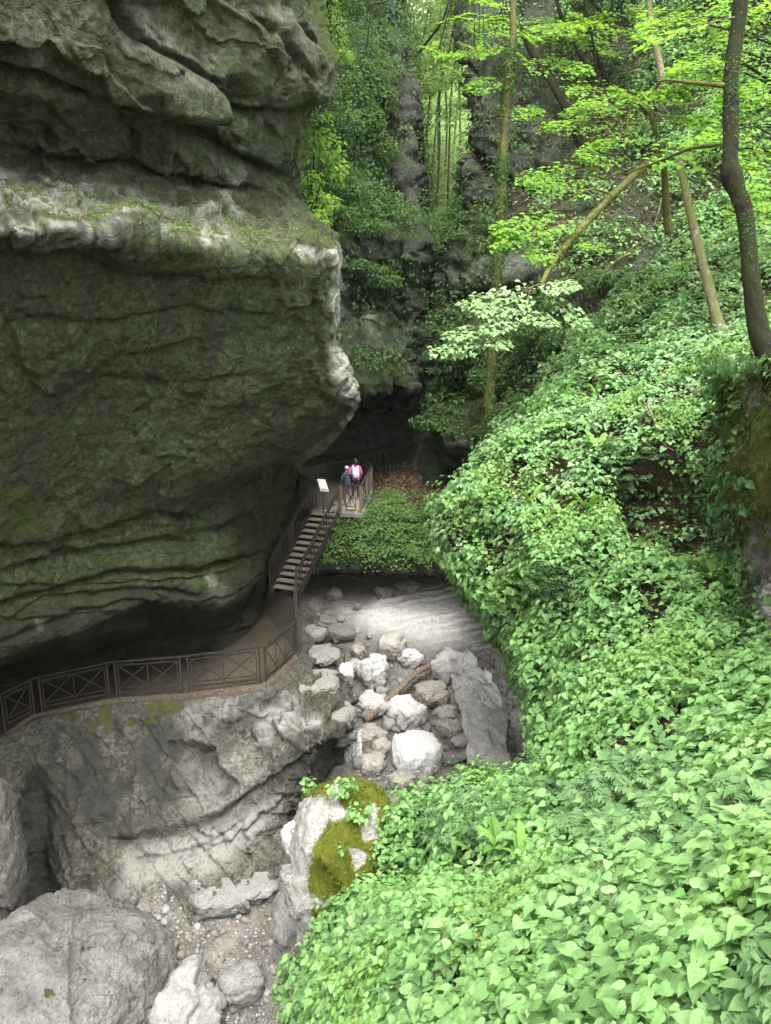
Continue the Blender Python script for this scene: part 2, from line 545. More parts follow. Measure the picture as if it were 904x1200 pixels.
def leaf_mat(name, c0, c1, c2, tr=(0.25, 0.45, 0.05), tf=0.35, rough=0.6, spec=0.18, veins=False, ns=0.8):
    t = NT(name)
    geo = t.n('ShaderNodeNewGeometry')
    rnd = geo.outputs['Random Per Island']
    co = t.n('ShaderNodeTexCoord').outputs['Object']
    pn = t.noise(co, ns, 3, 0.5)
    f = t.math('ADD', t.math('MULTIPLY', rnd, 0.6), t.math('MULTIPLY', t.math('SUBTRACT', pn, 0.3), 0.9))
    c = t.ramp(f, [(0.08, c0), (0.5, c1), (0.95, c2)])
    ins = {'Base Color': c, 'Roughness': rough, 'Specular IOR Level': spec}
    if veins:   # pale midrib and side veins, a few brown spots
        u, v = t.attr('leaf_u'), t.math('ABSOLUTE', t.attr('leaf_v'))
        rib = t.ramp(v, [(0.0, 1.0), (0.028, 0.0)])
        w = t.math('FRACT', t.math('MULTIPLY', t.math('SUBTRACT', u, t.math('MULTIPLY', v, 0.75)), 6.5))
        sv = t.ramp(t.math('ABSOLUTE', t.math('SUBTRACT', w, 0.5)), [(0.0, 1.0), (0.09, 0.0)])
        vn = t.math('MAXIMUM', rib, t.math('MULTIPLY', sv, 0.55))
        c = t.mix(t.math('MULTIPLY', vn, 0.4), c, (0.36, 0.5, 0.24))
        fine = t.noise(co, 40, 4, 0.6)
        c = t.mix(t.ramp(fine, [(0.3, 0.45), (0.5, 0.0)]), c, tuple(.6 * q for q in c0))
        c = t.mix(t.ramp(t.noise(co, 70, 2, 0.5), [(0.72, 0.0), (0.76, 0.7)]), c, (0.2, 0.16, 0.06))
        ins['Base Color'] = c
        ins['Normal'] = t.n('ShaderNodeBump', {'Height': t.math('SUBTRACT', t.math('MULTIPLY', fine, 0.6), vn), 'Strength': 0.5, 'Distance': 0.006}).outputs['Normal']
    b = t.n('ShaderNodeBsdfPrincipled', ins)
    tl = t.n('ShaderNodeBsdfTranslucent', {'Color': t.mix(0.5, c, tr)})
    return t.surf(t.n('ShaderNodeMixShader', {0: tf, 1: b.outputs[0], 2: tl.outputs[0]}).outputs[0])

def soil_mat(name, a, b, c):
    t = NT(name)
    co = t.n('ShaderNodeTexCoord').outputs['Object']
    n1 = t.noise(co, 0.6, 5, 0.6)
    n2 = t.noise(co, 14, 6, 0.7)
    n3 = t.noise(co, 60, 3, 0.7)
    col = t.ramp(n1, [(0.35, a), (0.5, b), (0.66, c)])
    col = t.mix(t.ramp(n2, [(0.4, 0.8), (0.6, 0.0)]), col, tuple(0.3 * x for x in a))
    col = t.mix(t.ramp(t.attr('litter'), [(0.2, 0.0), (0.7, 1.0)]), col, t.mix(n2, (0.20, 0.10, 0.06), (0.07, 0.04, 0.025)))
    bp = t.n('ShaderNodeBump', {'Height': t.math('ADD', n2, t.math('MULTIPLY', n3, 0.4)), 'Strength': 0.8, 'Distance': 0.08}).outputs['Normal']
    s = t.n('ShaderNodeBsdfPrincipled', {'Base Color': col, 'Roughness': 0.95, 'Normal': bp, 'Specular IOR Level': 0.15})
    return t.surf(s.outputs[0])

def bark_mat(name, a, b, moss, mf=0.5, sc=1.0):
    t = NT(name)
    co = t.n('ShaderNodeTexCoord').outputs['Object']
    mp = t.n('ShaderNodeMapping', {'Vector': co, 'Scale': (1, 1, 0.25)}).outputs['Vector']
    n1 = t.ramp(t.noise(mp, 16 * sc, 6, 0.7), [(0.36, 0.0), (0.62, 1.0)])
    n2 = t.noise(co, 2.6 * sc, 6, 0.68)
    n3 = t.noise(co, 50 * sc, 3, 0.6)
    col = t.mix(n1, tuple(0.5 * c for c in a), b)
    m = t.ramp(n2, [(0.62 - 0.4 * mf, 0.0), (0.78 - 0.4 * mf, 1.0)])
    col = t.mix(m, col, t.mix(n3, tuple(0.5 * c for c in moss), tuple(1.5 * c for c in moss)))
    bp = t.n('ShaderNodeBump', {'Height': t.math('ADD', n1, t.math('MULTIPLY', n3, 0.5)), 'Strength': 0.7, 'Distance': 0.03}).outputs['Normal']
    s = t.n('ShaderNodeBsdfPrincipled', {'Base Color': col, 'Roughness': 0.9, 'Normal': bp, 'Specular IOR Level': 0.2})
    return t.surf(s.outputs[0])

def plain_mat(name, c, rough=0.6, metal=0.0, var=0.25, sc=20, bump=0.1):
    t = NT(name)
    co = t.n('ShaderNodeTexCoord').outputs['Object']
    n1 = t.noise(co, sc, 5, 0.6)
    col = t.mix(n1, tuple(x * (1 - var) for x in c), tuple(min(1, x * (1 + var)) for x in c))
    bp = t.n('ShaderNodeBump', {'Height': n1, 'Strength': bump, 'Distance': 0.01}).outputs['Normal']
    s = t.n('ShaderNodeBsdfPrincipled', {'Base Color': col, 'Roughness': rough, 'Metallic': metal, 'Normal': bp})
    return t.surf(s.outputs[0])

M = {}
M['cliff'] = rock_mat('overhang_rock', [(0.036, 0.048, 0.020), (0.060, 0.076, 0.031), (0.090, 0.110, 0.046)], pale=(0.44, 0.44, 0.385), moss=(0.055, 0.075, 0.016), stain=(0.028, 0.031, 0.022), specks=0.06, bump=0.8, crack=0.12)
M['wall'] = rock_mat('stream_wall_rock', [(0.07, 0.068, 0.049), (0.115, 0.111, 0.085), (0.17, 0.165, 0.135)], pale=(0.38, 0.38, 0.345), moss=(0.09, 0.095, 0.025), specks=0.35, bump=0.8, crack=0.3)
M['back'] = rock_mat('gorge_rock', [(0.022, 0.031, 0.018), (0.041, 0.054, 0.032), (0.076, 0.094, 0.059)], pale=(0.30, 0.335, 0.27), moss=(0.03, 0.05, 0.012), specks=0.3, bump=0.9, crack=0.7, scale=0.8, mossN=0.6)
M['corner'] = rock_mat('worn_boulder_rock', [(0.085, 0.078, 0.063), (0.14, 0.131, 0.112), (0.21, 0.20, 0.18)], pale=(0.33, 0.325, 0.305), stain=(0.07, 0.07, 0.072), specks=0.6, bump=1.0, crack=0.3, scale=1.6)
M['boulder'] = rock_mat('boulder_rock', [(0.27, 0.255, 0.22), (0.41, 0.395, 0.36), (0.56, 0.55, 0.52)], pale=(0.66, 0.65, 0.62), stain=(0.16, 0.15, 0.13), specks=0.45, bump=0.7, crack=0.5, scale=2.2)
M['boulder_grey'] = rock_mat('grey_slab_rock', [(0.12, 0.116, 0.105), (0.175, 0.17, 0.158), (0.23, 0.225, 0.212)], pale=(0.32, 0.315, 0.30), stain=(0.10, 0.10, 0.09), specks=0.4, bump=0.7, crack=0.5, scale=2.2)
M['boulder_white'] = rock_mat('white_boulder_rock', [(0.46, 0.455, 0.43), (0.58, 0.575, 0.555), (0.66, 0.655, 0.64)], pale=(0.74, 0.735, 0.72), stain=(0.36, 0.35, 0.33), specks=0.3, bump=0.5, crack=0.2, scale=2.2)
M['ledge'] = rock_mat('ledge_rock', [(0.085, 0.083, 0.066), (0.14, 0.136, 0.11), (0.20, 0.195, 0.165)], pale=(0.40, 0.40, 0.365), stain=(0.05, 0.05, 0.042), specks=0.35, bump=0.8, crack=0.4, scale=1.6)
M['boulder_brown'] = rock_mat('brown_boulder_rock', [(0.19, 0.165, 0.13), (0.29, 0.25, 0.20), (0.38, 0.34, 0.28)], pale=(0.55, 0.53, 0.48), stain=(0.09, 0.08, 0.065), specks=0.4, bump=0.7, crack=0.5, scale=2.2)
M['boulder_dark'] = rock_mat('dark_boulder_rock', [(0.07, 0.065, 0.055), (0.12, 0.115, 0.10), (0.18, 0.17, 0.15)], pale=(0.4, 0.4, 0.37), specks=0.3, bump=0.7, scale=2.2)
M['mossy'] = rock_mat('mossy_boulder_rock', [(0.20, 0.195, 0.17), (0.30, 0.29, 0.265), (0.34, 0.335, 0.31)], pale=(0.42, 0.415, 0.385), moss=(0.15, 0.16, 0.014), stain=(0.2, 0.19, 0.16), specks=0.4, bump=0.9, scale=1.6)
M['gravel'] = rock_mat('gravel_stone', [(0.10, 0.09, 0.075), (0.15, 0.137, 0.118), (0.21, 0.198, 0.178)], pale=(0.42, 0.41, 0.39), stain=(0.09, 0.08, 0.065), specks=0.3, bump=0.5, scale=4)
M['bed'] = rock_mat('stream_bed_rock', [(0.105, 0.096, 0.082), (0.15, 0.139, 0.122), (0.20, 0.188, 0.17)], pale=(0.64, 0.615, 0.585), stain=(0.12, 0.105, 0.085), specks=0.4, bump=0.8, crack=0.4, scale=2.6)
M['mosscliff'] = rock_mat('mossy_cliff_rock', [(0.10, 0.095, 0.075), (0.17, 0.16, 0.13), (0.24, 0.23, 0.2)], pale=(0.5, 0.49, 0.45), moss=(0.12, 0.125, 0.03), specks=0.25, bump=0.9)
M['far_ground'] = plain_mat('far_undergrowth', (0.13, 0.21, 0.06), 0.9, 0, 0.6, 0.9, 0.5)
M['soil'] = soil_mat('slope_soil', (0.05, 0.038, 0.024), (0.07, 0.052, 0.033), (0.10, 0.075, 0.05))
M['path'] = soil_mat('path_earth', (0.14, 0.115, 0.085), (0.185, 0.152, 0.115), (0.22, 0.185, 0.142))
M['herb'] = leaf_mat('herb_leaf', (0.088, 0.19, 0.06), (0.175, 0.335, 0.11), (0.275, 0.455, 0.175), tr=(0.4, 0.64, 0.18), tf=0.36)
M['herb_near'] = leaf_mat('near_herb_leaf', (0.10, 0.195, 0.065), (0.19, 0.35, 0.122), (0.29, 0.475, 0.19), tr=(0.38, 0.6, 0.18), tf=0.36, veins=True)
M['herb_pale'] = leaf_mat('upper_herb_leaf', (0.13, 0.25, 0.105), (0.23, 0.39, 0.17), (0.33, 0.49, 0.24), tr=(0.36, 0.58, 0.2), tf=0.36)  # herb leaf made paler to offset the shadow of the crowns
M['herb_fine'] = leaf_mat('feathery_leaf', (0.07, 0.15, 0.055), (0.12, 0.225, 0.09), (0.19, 0.30, 0.13), tr=(0.3, 0.5, 0.14), tf=0.4)
M['herb_yellow'] = leaf_mat('yellowish_leaf', (0.10, 0.19, 0.048), (0.18, 0.32, 0.085), (0.27, 0.43, 0.135), tr=(0.38, 0.58, 0.13), tf=0.4)
M['moss'] = leaf_mat('moss_tuft', (0.035, 0.06, 0.008), (0.12, 0.15, 0.016), (0.24, 0.27, 0.03), tr=(0.3, 0.32, 0.04), tf=0.3, ns=4.5)
M['moss_green'] = leaf_mat('green_moss_tuft', (0.03, 0.05, 0.010), (0.06, 0.09, 0.016), (0.11, 0.14, 0.028), tr=(0.2, 0.28, 0.04), tf=0.3)
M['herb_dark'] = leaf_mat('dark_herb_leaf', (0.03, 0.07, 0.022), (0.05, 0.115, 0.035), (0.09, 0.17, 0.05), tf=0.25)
M['herb_bank'] = leaf_mat('bank_herb_leaf', (0.045, 0.10, 0.026), (0.10, 0.19, 0.05), (0.17, 0.28, 0.08), tf=0.3)
M['fern'] = leaf_mat('fern_leaf', (0.07, 0.16, 0.03), (0.13, 0.27, 0.05), (0.19, 0.36, 0.07), tf=0.3)
M['maple'] = leaf_mat('maple_leaf', (0.09, 0.20, 0.03), (0.17, 0.34, 0.045), (0.25, 0.44, 0.06), tr=(0.36, 0.6, 0.05), tf=0.5)
M['pale_leaf'] = leaf_mat('pale_spray_leaf', (0.15, 0.27, 0.11), (0.25, 0.40, 0.17), (0.36, 0.50, 0.25), tf=0.35)
M['bush'] = leaf_mat('cliff_bush_leaf', (0.022, 0.055, 0.018), (0.045, 0.10, 0.03), (0.085, 0.16, 0.045), tf=0.3)
M['far_leaf'] = leaf_mat('far_forest_leaf', (0.20, 0.31, 0.10), (0.30, 0.45, 0.15), (0.40, 0.55, 0.2), tr=(0.7, 0.9, 0.36), tf=0.55)
M['litter'] = leaf_mat('fallen_leaf', (0.07, 0.04, 0.027), (0.14, 0.082, 0.054), (0.23, 0.155, 0.105), tr=(0.2, 0.1, 0.05), tf=0.15)
M['dry'] = leaf_mat('dry_grass_blade', (0.20, 0.17, 0.08), (0.30, 0.26, 0.13), (0.22, 0.24, 0.09), tr=(0.3, 0.25, 0.1), tf=0.3)
M['bark_dark'] = bark_mat('dark_mossy_bark', (0.009, 0.0075, 0.0055), (0.017, 0.014, 0.010), (0.018, 0.024, 0.005), 0.55)
M['bark_moss'] = bark_mat('mossy_bark', (0.10, 0.075, 0.045), (0.18, 0.14, 0.085), (0.13, 0.14, 0.03), 0.6)
M['bark_pale'] = bark_mat('pale_bark', (0.19, 0.165, 0.10), (0.29, 0.26, 0.165), (0.15, 0.16, 0.05), 0.45)
M['bark_brown'] = bark_mat('brown_bark', (0.085, 0.062, 0.038), (0.17, 0.125, 0.075), (0.095, 0.10, 0.028), 0.6)
M['twig'] = bark_mat('bare_twig_bark', (0.20, 0.17, 0.12), (0.30, 0.26, 0.19), (0.15, 0.15, 0.05), 0.3)
M['drift'] = bark_mat('driftwood', (0.19, 0.135, 0.09), (0.31, 0.25, 0.185), (0.24, 0.19, 0.13), 0.4)
M['metal'] = plain_mat('weathered_railing_metal', (0.048, 0.042, 0.036), 0.55, 0.3, 0.3, 8)
M['rust'] = plain_mat('brown_corner_post', (0.20, 0.155, 0.115), 0.6, 0.3, 0.3, 8)
M['tread'] = plain_mat('wooden_tread', (0.27, 0.22, 0.175), 0.75, 0, 0.3, 12, 0.3)
M['concrete'] = plain_mat('concrete_slab', (0.27, 0.24, 0.19), 0.9, 0, 0.3, 10, 0.4)
M['sign'] = plain_mat('white_sign_board', (0.75, 0.76, 0.74), 0.4, 0, 0.05, 6)
M['ink'] = plain_mat('printed_ink', (0.2, 0.22, 0.2), 0.5, 0, 0.2, 60)
M['pink'] = plain_mat('pink_jacket', (0.80, 0.13, 0.40), 0.7, 0, 0.12, 14, 0.3)
M['navy'] = plain_mat('navy_jacket', (0.045, 0.05, 0.09), 0.7, 0, 0.25, 14, 0.3)
M['darktr'] = plain_mat('dark_trousers', (0.04, 0.032, 0.035), 0.8, 0, 0.2, 20)
M['greytr'] = plain_mat('grey_trousers', (0.16, 0.15, 0.15), 0.8, 0, 0.2, 20)
M['skin'] = plain_mat('skin', (0.55, 0.34, 0.25), 0.55, 0, 0.08, 20)
M['hair_dark'] = plain_mat('dark_hair', (0.03, 0.022, 0.018), 0.6, 0, 0.3, 60, 0.4)
M['hair_white'] = plain_mat('white_hair', (0.62, 0.58, 0.52), 0.6, 0, 0.15, 60, 0.4)
M['pack'] = plain_mat('pale_backpack', (0.62, 0.64, 0.70), 0.7, 0, 0.1, 18, 0.3)
M['shoe'] = plain_mat('pale_shoe', (0.55, 0.52, 0.48), 0.7, 0, 0.15, 20)

def water_mat():
    t = NT('stream_water')
    co = t.n('ShaderNodeTexCoord').outputs['Object']
    n = t.noise(co, 5, 4, 0.6)
    bp = t.n('ShaderNodeBump', {'Height': n, 'Strength': 0.35, 'Distance': 0.05}).outputs['Normal']
    b = t.n('ShaderNodeBsdfPrincipled', {'Base Color': (0.55, 0.6, 0.52, 1), 'Roughness': 0.06, 'Normal': bp, 'Transmission Weight': 0.85, 'IOR': 1.33})
    return t.surf(b.outputs[0])
M['water'] = water_mat()
def foam_mat():
    t = NT('falling_water')
    co = t.n('ShaderNodeTexCoord').outputs['Object']
    mp = t.n('ShaderNodeMapping', {'Vector': co, 'Scale': (9, 9, 0.8)}).outputs['Vector']
    n = t.noise(mp, 2.0, 5, 0.7)
    b = t.n('ShaderNodeBsdfPrincipled', {'Base Color': (0.75, 0.78, 0.78, 1), 'Roughness': 0.3, 'Transmission Weight': 0.3, 'IOR': 1.2, 'Alpha': t.ramp(n, [(0.38, 0.15), (0.6, 0.95)])})
    return t.surf(b.outputs[0])
M['foam'] = foam_mat()
# ------------------------------------------------------------------ the setting
def wob(G, amp=5, sc=0.9, seed=3):
    """photo-frame coordinates of the points, waved a little so that traced cracks wander"""
    px, py, d = pix(G)
    return px + amp * fbm(G, sc, 3, seed) * 2, py + amp * fbm(G, sc, 3, seed + 50) * 2, d

def depth_scale(d):
    return d / FPX

# ---- the left cliff: bulging upper block, ledge, big undercut face, layered lower lip, cave roof
L_rows = [
 [(-420,-420,5.5),(-200,-260,8),(0,-260,11),(100,-260,12),(200,-260,13.5),(300,-260,15),(350,-260,17),(365,-260,18.5),(360,-260,24),(320,-260,36)],
 [(-420,-20,7),(-200,0,10),(0,0,12.5),(100,0,13.5),(200,0,14.8),(300,0,16.6),(350,0,18.2),(374,0,19.5),(362,0,24),(322,0,36)],
 [(-420,70,7.5),(-200,70,10.5),(0,70,13),(100,70,14),(200,75,15.2),(300,70,17),(362,70,18.8),(395,74,20),(385,72,24),(340,70,36)],
 [(-420,110,8),(-200,118,11),(0,112,13.6),(100,125,14.6),(200,146,15.6),(270,150,17),(340,128,19),(378,112,20.2),(370,116,24),(330,115,36)],
 [(-420,140,10),(-200,140,12.6),(0,132,14.3),(100,148,15.2),(200,168,16.4),(285,172,17.9),(335,156,19.6),(350,152,21),(345,155,25),(320,150,36)],
 [(-420,180,11),(-200,180,13.4),(0,186,15.1),(100,192,16.1),(200,212,17.5),(280,224,18.9),(320,225,20.2),(338,218,21.8),(343,218,25),(315,215,36)],
 [(-420,235,9),(-200,230,12),(0,228,13.9),(100,235,15.2),(200,250,16.8),(290,256,18.3),(340,258,19.5),(368,262,20.6),(370,262,25),(340,260,36)],
 [(-420,262,7.6),(-200,262,10.3),(0,264,12.2),(100,266,13.5),(200,280,15),(290,288,16.8),(365,282,18.4),(397,290,19.3),(390,292,24),(350,290,36)],
 [(-420,290,7.7),(-200,290,10.5),(0,284,12.5),(100,286,13.8),(200,302,15.3),(290,316,17),(366,318,18.7),(398,318,19.6),(392,322,24),(350,320,36)],
 [(-420,330,8.3),(-200,320,11.1),(0,310,13.1),(100,315,14.4),(200,330,16),(290,345,17.7),(366,345,19.2),(394,345,20.0),(392,345,24),(350,345,36)],
 [(-420,430,9),(-200,400,11.8),(0,400,14),(100,400,15.4),(200,400,17),(290,400,18.6),(355,400,19.8),(391,402,20.6),(392,400,25),(360,400,36)],
 [(-420,540,10),(-200,500,12.8),(0,500,15.2),(100,490,16.8),(200,480,18.4),(290,470,19.8),(370,464,20.9),(419,466,21.6),(415,468,25),(385,462,36)],
 [(-420,640,11),(-200,600,14),(0,600,16.4),(100,580,18),(200,560,19.6),(280,540,21.4),(340,530,22.8),(385,522,23.6),(385,520,26.5),(375,510,36)],
 [(-420,720,12),(-200,680,15.2),(0,680,17.5),(100,650,19.1),(200,612,21),(262,580,23.2),(305,556,24.6),(348,542,26.2),(352,545,29),(345,540,36)],
 [(-420,800,12.4),(-200,760,15.5),(0,730,17.7),(100,692,19.2),(200,670,20.8),(265,650,23),(300,620,26.4),(336,590,29.6),(334,588,31.5),(348,580,36)],
 [(-420,900,12.6),(-200,850,15.8),(0,772,18.2),(100,738,19.6),(186,708,20.8),(256,708,22.6),(290,688,25.4),(312,655,28.4),(312,650,30.5),(330,640,36)],
 [(-420,905,15),(-200,858,18),(0,774,20.6),(100,740,22.2),(188,712,23.4),(258,716,24.4),(291,698,26.6),(310,672,29.2),(311,680,31),(330,670,36)],
 [(-420,960,19),(-200,900,22),(0,800,26.6),(100,772,27.2),(190,748,27.2),(258,738,26.6),(292,716,27.9),(308,698,29.6),(310,698,31.5),(320,690,36)],
 [(-420,1060,19),(-200,1000,22),(0,880,26.8),(100,850,27.4),(190,820,27.4),(258,800,26.8),(292,780,28.1),(308,750,29.8),(310,750,31.5),(330,740,36)],
]
def make_cliff():
    G = loft(L_rows, 1.9, 0.2)
    N = gnormals(G)
    px, py, d = wob(G, 4)
    low = sstep(560, 660, py + 0.25 * (px - 100)) * (px < 420)
    upr = 1 - sstep(180, 240, py)
    ledge = sstep(185, 225, py) * (1 - sstep(270, 300, py))
    D = (0.34 - .16 * upr) * fbm(G, 3.0, 4, 1) + upr * .16 * facets(G + .25 * fbm(G, 1.0, 3, 23)[..., None], 1.9, 24, .6) + 0.10 * fbm(G, 0.9, 4, 2, 0.6) + 0.05 * fbm(G, 0.35, 4, 4, 0.6, ridge=True)
    D += 0.12 * facets(G + 0.3 * fbm(G, 0.8, 3, 9)[..., None], 1.5, 5, 0.5) * (1 - 0.5 * low)
    D += 0.13 * facets(G + 0.2 * fbm(G, 0.5, 3, 15)[..., None], 0.55, 16, 0.7) * (0.35 + 0.65 * sstep(-.1, .25, fbm(G, 2.0, 3, 17)))
    D += 0.035 * fbm(G, 0.16, 3, 18, 0.65)
    D += 0.10 * strata(G, (0.55, 0.35, 0.75), 0.8, 19, 1.4) * sstep(-.1, .2, fbm(G, 3, 3, 20))
    D += low * 0.20 * strata(G, (0.22, 0.12, 0.97), 0.75, 3, 0.6) + (1 - low) * 0.06 * strata(G, (0.2, 0.1, 0.97), 1.3, 8, 1.6)
    D += ledge * (0.3 * facets(G + .15 * fbm(G, .4, 2, 21)[..., None], 0.75, 6, 0.9) + .16 * facets(G, .28, 22, .9) + 0.12 * fbm(G, 0.3, 4, 7, 0.6))
    # traced cracks: every one a real groove
    for line, wa, wb, dp in [
        ([(-60,60),(0,76),(50,92),(115,120),(170,136),(240,150)], 3, 16, 0.55),
        ([(120,-20),(170,46),(250,92),(282,128),(350,134),(385,108)], 3, 12, 0.42),
        ([(200,148),(236,152),(268,150),(276,118),(262,88)], 3, 14, 0.5),
        ([(200,160),(250,172),(300,192),(340,210)], 4, 14, 0.5),
        ([(60,150),(58,170),(64,188)], 4, 5, 0.25), ([(150,150),(160,170),(155,200)], 4, 5, 0.3), ([(205,168),(210,190),(200,210)], 4, 6, 0.35),
        ([(0,188),(60,186),(130,192),(220,212),(320,226)], 4, 6, 0.35),
        ([(285,10),(330,60),(372,100)], 2, 8, 0.22), ([(330,0),(352,40),(385,60)], 2, 8, 0.25),
        ([(-30,642),(60,636),(120,622),(190,600),(228,606),(262,586)], 2, 8, 0.34),
        ([(-30,676),(60,652),(130,640),(200,630),(260,632)], 2, 8, 0.3),
        ([(-30,712),(40,696),(100,680),(150,668),(230,668),(300,650)], 2, 9, 0.38),
        ([(0,730),(60,700),(130,695),(190,690),(250,700)], 2, 6, 0.24),
        ([(-30,765),(30,742),(90,716),(150,706),(220,716)], 2, 6, 0.22),
        ([(0,775),(50,765),(110,740),(150,725)], 2, 5, 0.16),
        ([(262,590),(300,566),(350,544)], 3, 10, 0.4), ([(200,625),(260,618),(300,600),(322,570)], 3, 10, 0.35),
        ([(0,385),(60,372),(130,376),(220,360),(330,372)], 2, 9, 0.12), ([(60,470),(130,440),(220,450),(300,436)], 2, 9, 0.10),
        ([(0,300),(90,300),(140,318),(230,322),(330,330)], 2, 7, 0.14),
        ([(365,320),(372,400),(380,450)], 3, 5, 0.16)]:
        D -= carve(px, py, line, wa, wb, dp)
    # three blocks of the upper cliff stand forward
    D += 0.5 * poly_mask(px, py, [(172,52),(250,88),(278,110),(266,148),(200,146),(170,110)], 14)
    D += 0.25 * poly_mask(px, py, [(275,20),(350,20),(385,70),(372,118),(300,120),(262,84)], 14)
    # the notched right-hand nose
    D += 0.22 * poly_mask(px, py, [(384,405),(404,402),(424,455),(416,482),(386,470)], 8) * (0.4 + facets(G, 0.4, 12, 0.9))
    D *= sstep(-0.2, 1.0, (np.arange(G.shape[0]) / 5.0))[:, None]
    G2 = G + N * D[..., None]
    px, py, _ = wob(G2, 4)
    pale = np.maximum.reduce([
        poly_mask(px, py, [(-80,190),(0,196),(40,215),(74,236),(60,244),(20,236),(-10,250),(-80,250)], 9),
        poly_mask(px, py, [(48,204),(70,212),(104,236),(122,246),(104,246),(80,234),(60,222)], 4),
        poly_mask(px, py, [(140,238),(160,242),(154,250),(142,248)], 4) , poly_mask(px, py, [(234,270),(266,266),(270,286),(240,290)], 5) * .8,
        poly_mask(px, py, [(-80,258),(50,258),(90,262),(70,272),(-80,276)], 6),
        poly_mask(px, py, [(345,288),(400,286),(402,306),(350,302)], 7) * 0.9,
        poly_mask(px, py, [(394,300),(412,300),(410,345),(394,400),(388,340)], 4),  # nose edges whitened: the light on them is put into the colour
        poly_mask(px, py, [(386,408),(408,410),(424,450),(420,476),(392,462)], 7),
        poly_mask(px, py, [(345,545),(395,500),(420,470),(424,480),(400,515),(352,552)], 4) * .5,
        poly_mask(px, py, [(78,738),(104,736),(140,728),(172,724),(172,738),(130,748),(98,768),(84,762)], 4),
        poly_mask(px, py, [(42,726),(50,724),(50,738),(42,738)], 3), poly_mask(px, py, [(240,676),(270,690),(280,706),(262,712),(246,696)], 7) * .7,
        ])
    pale = np.maximum(pale, .55 * ledge * (px < 290) * sstep(-.15, .25, fbm(G2, .8, 4, 48)))  # ledge top paled all over, its sunlit look put into the colour
    pale = np.maximum(pale, .30 * upr * sstep(-.2, .3, fbm(G2, 1.4, 4, 49)))  # upper block lightened by colour where too little light reaches it
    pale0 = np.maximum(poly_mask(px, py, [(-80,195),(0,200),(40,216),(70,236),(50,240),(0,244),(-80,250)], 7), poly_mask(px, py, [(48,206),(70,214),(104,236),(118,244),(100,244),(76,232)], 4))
    pale = np.maximum(.75 * pale0, pale) * .95 * sstep(-.3, .15, fbm(G2, .35, 4, 47, .6))  # white rock at left raised further against the overhang's shading
    moss = np.maximum.reduce([
        ledge * (0.1 + 0.8 * fbm(G2, 0.9, 3, 31)), poly_mask(px, py, [(362,262),(398,288),(385,292),(350,272)], 5),
        poly_mask(px, py, [(370,-40),(420,-40),(420,72),(382,66),(366,20)], 8),
        0.8 * poly_mask(px, py, [(0,560),(40,570),(60,620),(0,640)], 25), 0.35 * sstep(0.0, 0.35, fbm(G2, 2.2, 4, 40)) * (1 - low)])
    litter = ledge * sstep(0.05, 0.35, fbm(G2, 0.4, 3, 33)) * 0.4
    wet_shade = 0.4 * sstep(0.05, 0.4, fbm(G2, 2.5, 4, 44)) * (1 - ledge) + sstep(13.5, 16.5, np.broadcast_to(np.interp(np.arange(G.shape[0]), np.linspace(0, G.shape[0], 19), np.arange(19))[:, None], px.shape)) * 0.9 * (py > 690)  # damp patches, plus painted shade on the cave roof and back wall
    o = grid_mesh('cliff', G2, M['cliff'], dict(pale=pale, moss=np.clip(moss, 0, 1), litter=litter, wet_shade=wet_shade))
    tag(o, 'dark olive grey overhanging limestone cliff over the railed walkway', 'cliff', kind='structure')
    return G2, gnormals(G2)
cliffG, cliffN = make_cliff()

# ---- rock wall between walkway and stream
W_rows = [
 [(-420,930,20),(-200,905,22.5),(0,858,24),(45,838,24.3),(135,822,24.5),(220,814,24.2),(290,806,24),(330,760,26.5),(328,722,28.8),(345,690,30.5)],
 [(-420,960,18.8),(-200,920,21.2),(0,866,22.3),(45,842,22.5),(135,826,22.4),(220,820,22.1),(308,810,21.6),(350,776,24.3),(353,735,26.8),(352,700,29.2)],
 [(-420,1000,18),(-200,960,20.6),(0,900,21.7),(45,885,22.3),(135,864,22.15),(220,856,21.85),(302,846,21.3),(350,808,22.5),(378,784,24.8),(370,722,28.6)],
 [(-420,1060,16.8),(-200,1020,19.2),(0,955,20.6),(45,950,21.6),(108,920,21.4),(215,904,21.2),(300,882,20.7),(362,846,21),(400,816,23.2),(388,752,27.8)],
 [(-420,1090,16.2),(-200,1060,18.5),(0,1010,19.8),(45,1000,21.4),(122,970,20.5),(228,955,20.4),(318,908,20.1),(382,866,20.6),(412,840,22.8),(402,772,27.4)],
 [(-420,1120,16),(-200,1090,18.2),(0,1045,19.5),(45,1035,21.3),(128,992,20.2),(236,972,20.1),(324,928,20.3),(384,886,21.4),(410,868,23.6),(408,792,27)],
 [(-420,1180,15.4),(-200,1150,17.6),(0,1092,18.9),(50,1074,20.7),(135,1056,19.6),(222,1040,19.6),(310,984,20.4),(362,935,21.8),(406,907,23.5),(412,802,27)],
 [(-420,1260,15),(-200,1230,17),(0,1180,18.5),(60,1140,20),(140,1110,19.0),(235,1085,18.9),(320,1030,19.6),(372,975,21),(414,947,23.1),(418,832,27)],
]
